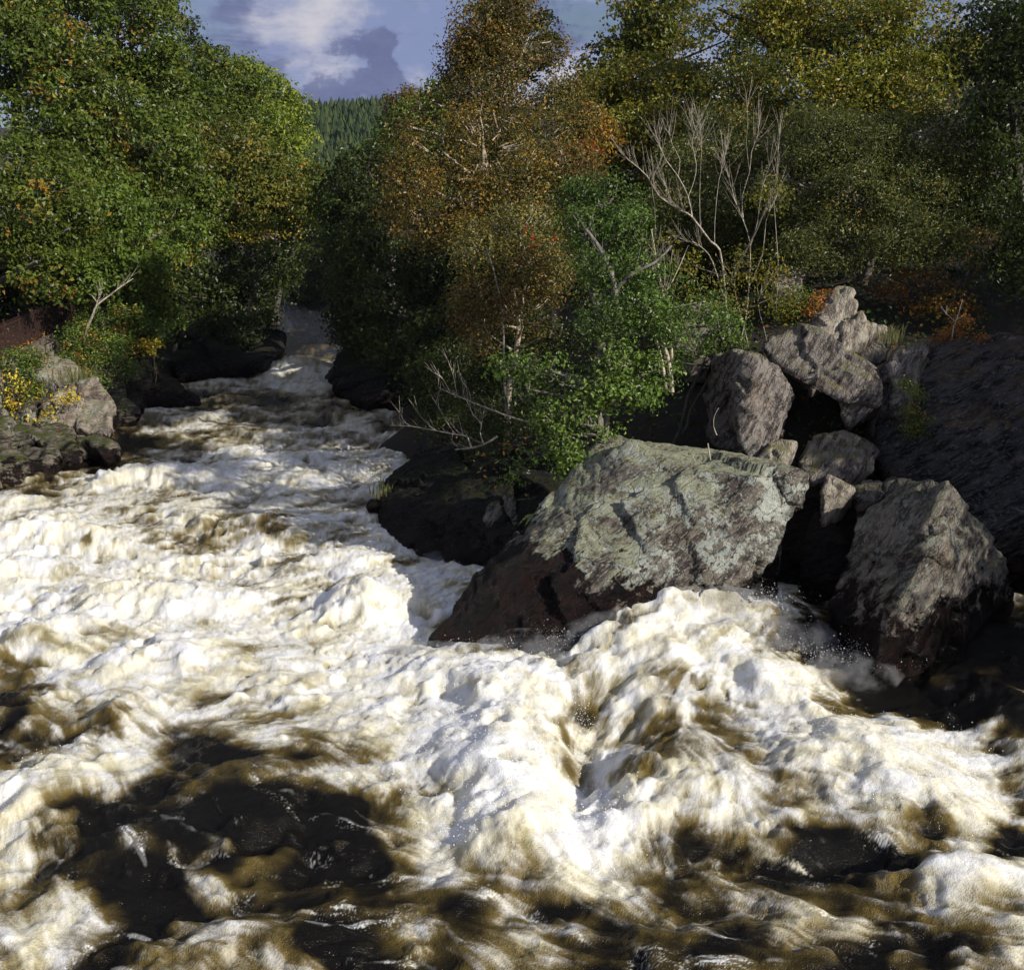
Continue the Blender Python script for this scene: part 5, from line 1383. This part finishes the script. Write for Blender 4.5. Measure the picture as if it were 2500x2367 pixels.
# dead branches over the outcrop
b = P(1200, 1080, 20.0)
rt = empty('dead_branch', b, 'tangle of dead pale branches reaching over the river from the outcrop', 'branch')
dead = [
    ([(1345, 1040, 19.6), (1270, 1025, 19.7), (1200, 1000, 19.8), (1150, 980, 19.9), (1100, 960, 20.0), (1070, 945, 20.0)], 0.030, 0.006),
    ([(1215, 1065, 19.8), (1190, 1080, 19.8), (1160, 1092, 19.7), (1110, 1097, 19.7)], 0.034, 0.012),
    ([(1150, 1092, 19.7), (1140, 1065, 19.8), (1110, 1060, 19.9), (1060, 1050, 20.1), (1000, 1040, 20.2), (952, 1038, 20.3)], 0.022, 0.006),
    ([(1180, 1080, 19.8), (1172, 1055, 19.9), (1175, 1035, 19.9), (1155, 1010, 20.0), (1145, 990, 20), (1130, 960, 20)], 0.018, 0.005),
    ([(1115, 968, 20), (1110, 930, 20.0), (1103, 905, 20.0)], 0.010, 0.004),
    ([(1100, 960, 20.0), (1085, 930, 20.1), (1073, 915, 20.1)], 0.010, 0.004),
    ([(1150, 982, 19.9), (1145, 955, 19.9), (1132, 935, 19.9)], 0.009, 0.004),
    ([(1000, 1040, 20.2), (985, 1025, 20.2), (975, 1005, 20.2)], 0.008, 0.003),
    ([(1060, 1050, 20.1), (1030, 1020, 20.1), (1015, 1000, 20.1)], 0.008, 0.003),
    ([(1110, 1060, 19.9), (1080, 1010, 20.0), (1060, 975, 20.1)], 0.010, 0.004),
    ([(1340, 1050, 19.5), (1310, 1048, 19.6), (1330, 1075, 19.6)], 0.016, 0.006),
]
pline(rt, b, [(q, r0 * 0.75, r1 * 0.8) for q, r0, r1 in dead], M_DEAD)
twiglets(b, rt, [(q[0][i], q[0][i + 1]) for q in dead for i in range(1, len(q[0]) - 1)], M_DEAD, 15, 3, 0.38, 0.005)

# leaning bare sapling on the left bank
b = P(210, 800, 34.0)
rt = empty('bare_sapling', b, 'leaning bare sapling beside the railing on the left bank', 'tree')
pline(rt, b, [([(205, 830, 33.8), (213, 800, 34), (228, 765, 34), (236, 745, 34), (262, 725, 34.2), (295, 700, 34.4), (325, 680, 34.6)], 0.05, 0.012),
              ([(236, 745, 34), (240, 728, 34), (250, 712, 34)], 0.025, 0.01), ([(236, 737, 34), (225, 722, 34), (217, 718, 34)], 0.02, 0.008)], M_DEAD)
twiglets(b, rt, [((262, 725, 34.2), (325, 680, 34.6)), ((236, 745, 34), (250, 712, 34))], M_DEAD, 25, 5, 0.6, 0.008)
# bare twig and tall stems
b = P(2320, 840, 19.4)
rt = empty('bare_twig', b, 'small bare silvery sapling on top of the huge boulder', 'sapling')
pline(rt, b, [([(2322, 842, 19.4), (2328, 800, 19.4), (2340, 765, 19.4), (2350, 730, 19.4)], 0.016, 0.005), ([(2332, 785, 19.4), (2310, 765, 19.4), (2296, 750, 19.4)], 0.009, 0.004),
              ([(2335, 780, 19.4), (2352, 770, 19.4)], 0.008, 0.003)], M_DEAD)
twiglets(b, rt, [((2328, 800, 19.4), (2350, 730, 19.4)), ((2332, 785, 19.4), (2296, 750, 19.4))], M_DEAD, 35, 3, 0.16, 0.004)
b = P(1735, 1143, 17.0)
rt = empty('bare_twig', b, 'short forked twig standing on the flat top of the big slab', 'twig')
pline(rt, b, [([(1738, 1145, 16.9), (1732, 1110, 16.9), (1728, 1082, 16.9)], 0.016, 0.011), ([(1732, 1138, 16.9), (1700, 1128, 16.9), (1690, 1110, 16.9)], 0.009, 0.004),
              ([(1740, 1142, 16.9), (1765, 1120, 16.9)], 0.008, 0.003)], M_DEAD)
b = P(1745, 1060, 17.8)
rt = empty('bare_twig', b, 'thin wriggly twig hanging in the dark left of the upright boulder', 'twig')
pline(rt, b, [([(1750, 1062, 17.8), (1742, 1040, 17.8), (1744, 1015, 17.8), (1755, 995, 17.8)], 0.010, 0.004)], M_DEAD)
b = P(1110, 850, 22.0)
rt = empty('slim_stem', b, 'slim leaning stem in front of the dark bank left of the alder', 'tree')
pline(rt, b, [([(1240, 1020, 21), (1232, 940, 21), (1230, 860, 21), (1226, 760, 21.2), (1205, 660, 21.4), (1185, 600, 21.5)], 0.030, 0.010)], M_BARK)


# ------------------------------------------------------------------ railing and retaining wall on the left bank
def railing():
    a = Vector((-12.4, 22.0, 0)); e = Vector((-17.0, 43.6, 0))
    Ltot = (e - a).length
    d = (e - a) / Ltot
    zb = 2.02
    m = mat_plain('rusty_iron', (0.050, 0.020, 0.014), 0.75, 0.2, (0.028, 0.015, 0.012), 12)
    root = empty('railing', (a.x, a.y, zb), 'rust brown iron railing along the footpath at the left edge', 'railing')
    n = int(Ltot / 0.14)

    def bar_mesh(w, h):
        bm = bmesh.new()
        bmesh.ops.create_cube(bm, size=1.0)
        for v in bm.verts:
            v.co = Vector((v.co.x * w, v.co.y * w, (v.co.z + 0.5) * h))
            if v.co.z > h * 0.9: v.co.x *= 0.5; v.co.y *= 0.5
        me = bpy.data.meshes.new('bar'); bm.to_mesh(me); bm.free(); me.materials.append(m)
        return me
    mb = bar_mesh(0.022, 0.98); mp = bar_mesh(0.06, 1.06)
    for k in range(n + 1):
        p = a + d * (k * Ltot / n)
        post = (k % 14 == 0)
        o = bpy.data.objects.new('post' if post else 'bar', mp if post else mb)
        COL.objects.link(o); o.parent = root
        o.location = (p.x - a.x, p.y - a.y, 0.0)
    for z in (0.10, 0.86):
        tb = Tubes(); tb.add([a + Vector((0, 0, zb + z)), a.lerp(e, 0.5) + Vector((0, 0, zb + z)), e + Vector((0, 0, zb + z))], [0.022] * 3, 4)
        tb.build('rail', m, root, (a.x, a.y, zb))
    # kerb of the path under the railing
    mk = mat_plain('kerb_stone', (0.15, 0.115, 0.09), 0.85, col2=(0.07, 0.055, 0.045), scale=6)
    wl = empty('retaining_wall', (a.x, a.y, 0.8), 'rough stone retaining wall with kerb holding up the footpath', 'wall')
    r = random.Random(4)
    nrm = Vector((d.y, -d.x, 0))      # towards the river
    meshes = []
    for k in range(7):
        bm = bmesh.new()
        bmesh.ops.create_cube(bm, size=1.0)
        bmesh.ops.bevel(bm, geom=bm.edges[:], offset=0.08, segments=1, affect='EDGES')
        for v in bm.verts:
            v.co += Vector((r.uniform(-.06, .06), r.uniform(-.06, .06), r.uniform(-.06, .06)))
        me = bpy.data.meshes.new('stone'); bm.to_mesh(me); bm.free(); me.materials.append(MR_LEFT)
        meshes.append(me)
    ang = math.atan2(d.y, d.x)
    for row in range(4):
        s = 4.0 + r.uniform(0, 0.3)
        z = 1.88 - 0.26 * (row + 1)
        while s < Ltot:
            L_ = r.uniform(0.32, 0.62)
            p = a + d * (s + L_ / 2) + nrm * (0.10 + 0.05 * row + r.uniform(-.03, .03))
            o = bpy.data.objects.new('stone', meshes[r.randrange(7)])
            COL.objects.link(o); o.parent = wl
            o.location = (p.x - a.x, p.y - a.y, z + 0.13 - 0.8)
            o.rotation_euler = (r.uniform(-.05, .05), r.uniform(-.05, .05), ang + r.uniform(-.06, .06))
            o.scale = (L_ * 1.0, 0.42, 0.27)
            s += L_ + 0.02
    s = 0
    kb = []
    bm = bmesh.new(); bmesh.ops.create_cube(bm, size=1.0); bmesh.ops.bevel(bm, geom=bm.edges[:], offset=0.04, segments=1, affect='EDGES')
    me = bpy.data.meshes.new('kerb'); bm.to_mesh(me); bm.free(); me.materials.append(mk)
    while s < Ltot:
        o = bpy.data.objects.new('kerb', me)
        COL.objects.link(o); o.parent = wl
        p = a + d * (s + 0.45)
        o.location = (p.x - a.x, p.y - a.y, 1.95 - 0.8)
        o.rotation_euler = (0, 0, ang); o.scale = (0.88, 0.26, 0.14)
        s += 0.9
    # the path
    off = -nrm
    X = []
    for i in range(60):
        t = i / 59
        for j in range(8):
            p = a + d * (t * Ltot) + off * (0.12 + j * 0.3)
            X.append((p.x, p.y, 2.10 + 0.02 * math.sin(i * 1.7 + j)))
    idx = np.arange(480).reshape(60, 8)
    q = np.stack([idx[:-1, :-1], idx[1:, :-1], idx[1:, 1:], idx[:-1, 1:]], -1).reshape(-1, 4)
    mpth = mat_plain('path_earth', (0.035, 0.018, 0.011), 0.95, col2=(0.075, 0.032, 0.012), scale=14)
    o = link('footpath', np_mesh('footpath', X, quads=q), mpth)
    tag(o, 'brown leaf strewn footpath behind the railing', kind='structure')
railing()


# ------------------------------------------------------------------ ground cover and fallen leaves
def ground_cover():
    r = np.random.default_rng(77)
    n = 64000
    x = np.concatenate([r.uniform(-30, -9, n // 2), r.uniform(-3, 17, n // 2)])
    y = np.concatenate([r.uniform(20, 62, n // 2), r.uniform(16, 48, n // 2)])
    z = terrain_z(x, y)
    dens = fbm(np.stack([x, y, z], 1), 0.8, 3)
    k = (z > 0.2) & (dens > -0.2)
    x, y, z = x[k], y[k], z[k]
    pos = np.stack([x, y, z + r.random(len(x)) ** 2 * 0.45], 1)
    kind = r.random(len(x))
    g = np.array([(0.035, 0.065, 0.018), (0.06, 0.11, 0.025), (0.16, 0.07, 0.02), (0.10, 0.06, 0.02)])
    ci = np.where(kind < 0.45, 0, np.where(kind < 0.7, 1, np.where(kind < 0.85, 2, 3)))
    cols = g[ci] * (0.7 + 0.6 * r.random((len(x), 1)))
    out = np.zeros((len(x), 3)); out[:, 1] = -1
    me = leaf_mesh('ground_cover', pos, out, 0.10, cols, r)
    tag(link('ground_cover', me, M_LEAF), 'low leaves and litter covering the wooded banks', 'ground cover', kind='stuff')
    # orange leaves dropped on the path
    a = Vector((-12.4, 22.0, 0)); e = Vector((-17.0, 43.6, 0)); d = (e - a).normalized(); nr = Vector((-d.y, d.x, 0))
    n = 1500
    t = r.random(n) * (e - a).length; s = r.uniform(-0.25, 2.4, n)
    pos = np.stack([a.x + d.x * t + nr.x * s, a.y + d.y * t + nr.y * s, 2.14 + 0.03 * r.random(n)], 1)
    cols = np.array([(0.45, 0.22, 0.04), (0.36, 0.13, 0.03), (0.5, 0.34, 0.06)])[r.integers(0, 3, n)]
    me = leaf_mesh('fallen_leaves', pos, np.zeros((n, 3)), 0.09, cols, r, up=1.6)
    tag(link('fallen_leaves', me, M_LEAF), 'orange fallen leaves lying on the footpath', 'leaves', kind='stuff')
ground_cover()


def tufts():
    r = random.Random(12)
    m = mat_plain('dry_grass', (0.20, 0.17, 0.06), 0.8, col2=(0.09, 0.12, 0.03), scale=8)
    for lab, px, py, Y, n, h in (('pale grass tuft on top of the sunlit left outcrop', 185, 925, 30.3, 90, 0.45), ('dark grass tuft at the tip of the black outcrop', 935, 1200, 21.9, 50, 0.28),
                                 ('thin grass on the ledge right of the pale pointed slab', 2175, 825, 20.2, 50, 0.25)):
        c = P(px, py, Y)
        vs, qs = [], []
        for k in range(n):
            x0, y0 = r.gauss(0, 0.28 if n > 60 else 0.12), r.gauss(0, 0.15)
            hh = h * r.uniform(0.5, 1.1); lx, ly = r.uniform(-.5, .5) * hh, r.uniform(-.5, .2) * hh
            i = len(vs); wv = 0.008
            vs += [(x0 - wv, y0, -0.1), (x0 + wv, y0, -0.1), (x0 + lx * .4 + wv * .8, y0 + ly * .4, hh * .6), (x0 + lx * .4 - wv * .8, y0 + ly * .4, hh * .6),
                   (x0 + lx + .001, y0 + ly, hh), (x0 + lx - .001, y0 + ly, hh)]
            qs += [(i, i + 1, i + 2, i + 3), (i + 3, i + 2, i + 4, i + 5)]
        o = link('grass_tuft', np_mesh('grass_tuft', vs, quads=qs, smooth_shade=False), m)
        o.location = c
        tag(o, lab, 'grass', kind='stuff')
tufts()


def berries():
    r = np.random.default_rng(5)
    pos = []
    for (px, py) in ((1305, 582), (1355, 580), (1300, 600), (1265, 640), (1320, 655), (1310, 632), (1330, 680), (1290, 560)):
        c = np.array(P(px, py, 21.6))
        pos.append(c + r.normal(size=(14, 3)) * 0.05)
    pos = np.concatenate(pos)
    me = leaf_mesh('berries', pos, np.zeros((len(pos), 3)), 0.035, np.tile([0.5, 0.025, 0.012], (len(pos), 1)), r, aspect=1.0)
    tag(link('rowan_berries', me, M_LEAF), 'red rowan berries scattered in the birch left of the alder', 'berries', kind='stuff')
berries()


# ------------------------------------------------------------------ distant conifer hill
def far_hill():
    r = np.random.default_rng(21)
    xs = np.linspace(-190, 120, 70); ys = np.linspace(152, 420, 60)
    X, Y_ = np.meshgrid(xs, ys)

    def hz(x, y):
        t = np.clip((y - 150) / 200, 0, 1)
        top = 34 + 0.035 * (x + 60) + 3.5 * fbm(np.stack([x, y, x * 0], 1), 0.02, 3)
        return 4 + (top - 4) * (t * t * (3 - 2 * t))
    z = hz(X.ravel(), Y_.ravel())
    idx = np.arange(X.size).reshape(X.shape)
    q = np.stack([idx[:-1, :-1], idx[:-1, 1:], idx[1:, 1:], idx[1:, :-1]], -1).reshape(-1, 4)
    o = link('far_hill', np_mesh('far_hill', np.stack([X.ravel(), Y_.ravel(), z], 1), quads=q), M_GROUND)
    tag(o, 'distant hillside closing the valley', kind='structure')
    n = 8500
    x = r.uniform(-100, 0, n); y = r.uniform(160, 400, n)
    x = x * (y / 300) ** 0.8
    zz = hz(x, y)
    hgt = r.uniform(1.8, 4.0, n) * (0.75 + 0.5 * r.random(n))
    vs, tr, cl = [], [], []
    # three-tier cones with ragged rims
    tiers = ((0.0, 0.65, 0.30), (0.35, 1.0, 0.20))
    base = 0
    V = []; Tt = []; C = []
    for (z0, z1, rw) in tiers:
        k = 6
        an = (np.arange(k) / k * 2 * np.pi)[None] + r.random((n, 1)) * 6
        rr_ = (hgt * rw)[:, None] * (0.75 + 0.5 * r.random((n, k)))
        ring = np.stack([x[:, None] + rr_ * np.cos(an), y[:, None] + rr_ * np.sin(an), (zz + hgt * z0)[:, None] + r.random((n, k)) * 0.5], -1)
        tip = np.stack([x, y, zz + hgt * z1], -1)[:, None]
        vv = np.concatenate([ring, tip], 1)
        st = base + np.arange(n) * (k + 1)
        f = np.stack([np.stack([st + j, st + (j + 1) % k, st + k], -1) for j in range(k)], 1)
        V.append(vv.reshape(-1, 3)); Tt.append(f.reshape(-1, 3)); base += n * (k + 1)
        g = np.array([(0.034, 0.052, 0.020), (0.050, 0.068, 0.024), (0.024, 0.040, 0.018)])[r.integers(0, 3, n)]
        C.append(np.repeat(g, k, 0))
    me = np_mesh('conifer_forest', np.concatenate(V), tris=np.concatenate(Tt), smooth_shade=False, face_col=np.concatenate(C))
    tag(link('conifer_forest', me, M_NEEDLE), 'dark conifer plantation covering the distant hillside', 'forest', kind='stuff')
far_hill()

def haze():
    bm = bmesh.new(); bmesh.ops.create_cube(bm, size=1.0)
    for v in bm.verts:
        v.co = Vector((v.co.x * 640 - 20, (v.co.y + 0.5) * 520 - 40, (v.co.z + 0.5) * 83.0 - 23.0))
    me = bpy.data.meshes.new('haze'); bm.to_mesh(me); bm.free()
    m, nt, out = material('haze_air')
    v = nt.add('ShaderNodeVolumePrincipled', ins={'Color': (0.68, 0.78, 1.0, 1), 'Density': 0.00009, 'Anisotropy': 0.0})
    nt.l.new(v.outputs[0], out.inputs[1])
    tag(link('haze', me, m), 'thin bluish autumn haze in the valley air', 'haze', kind='stuff')
haze()

# ------------------------------------------------------------------ render settings
scene.cycles.max_bounces = 6
scene.cycles.diffuse_bounces = 1
scene.cycles.glossy_bounces = 2
scene.cycles.transmission_bounces = 2
scene.cycles.transparent_max_bounces = 4
scene.cycles.use_denoising = True
tris = sum(sum(len(p.vertices) - 2 for p in m.polygons) for m in bpy.data.meshes if m.users and len(m.polygons) < 2000)
print('LEAVES', LEAF_TOTAL[0], 'POLYS', sum(len(m.polygons) for m in bpy.data.meshes if m.users))
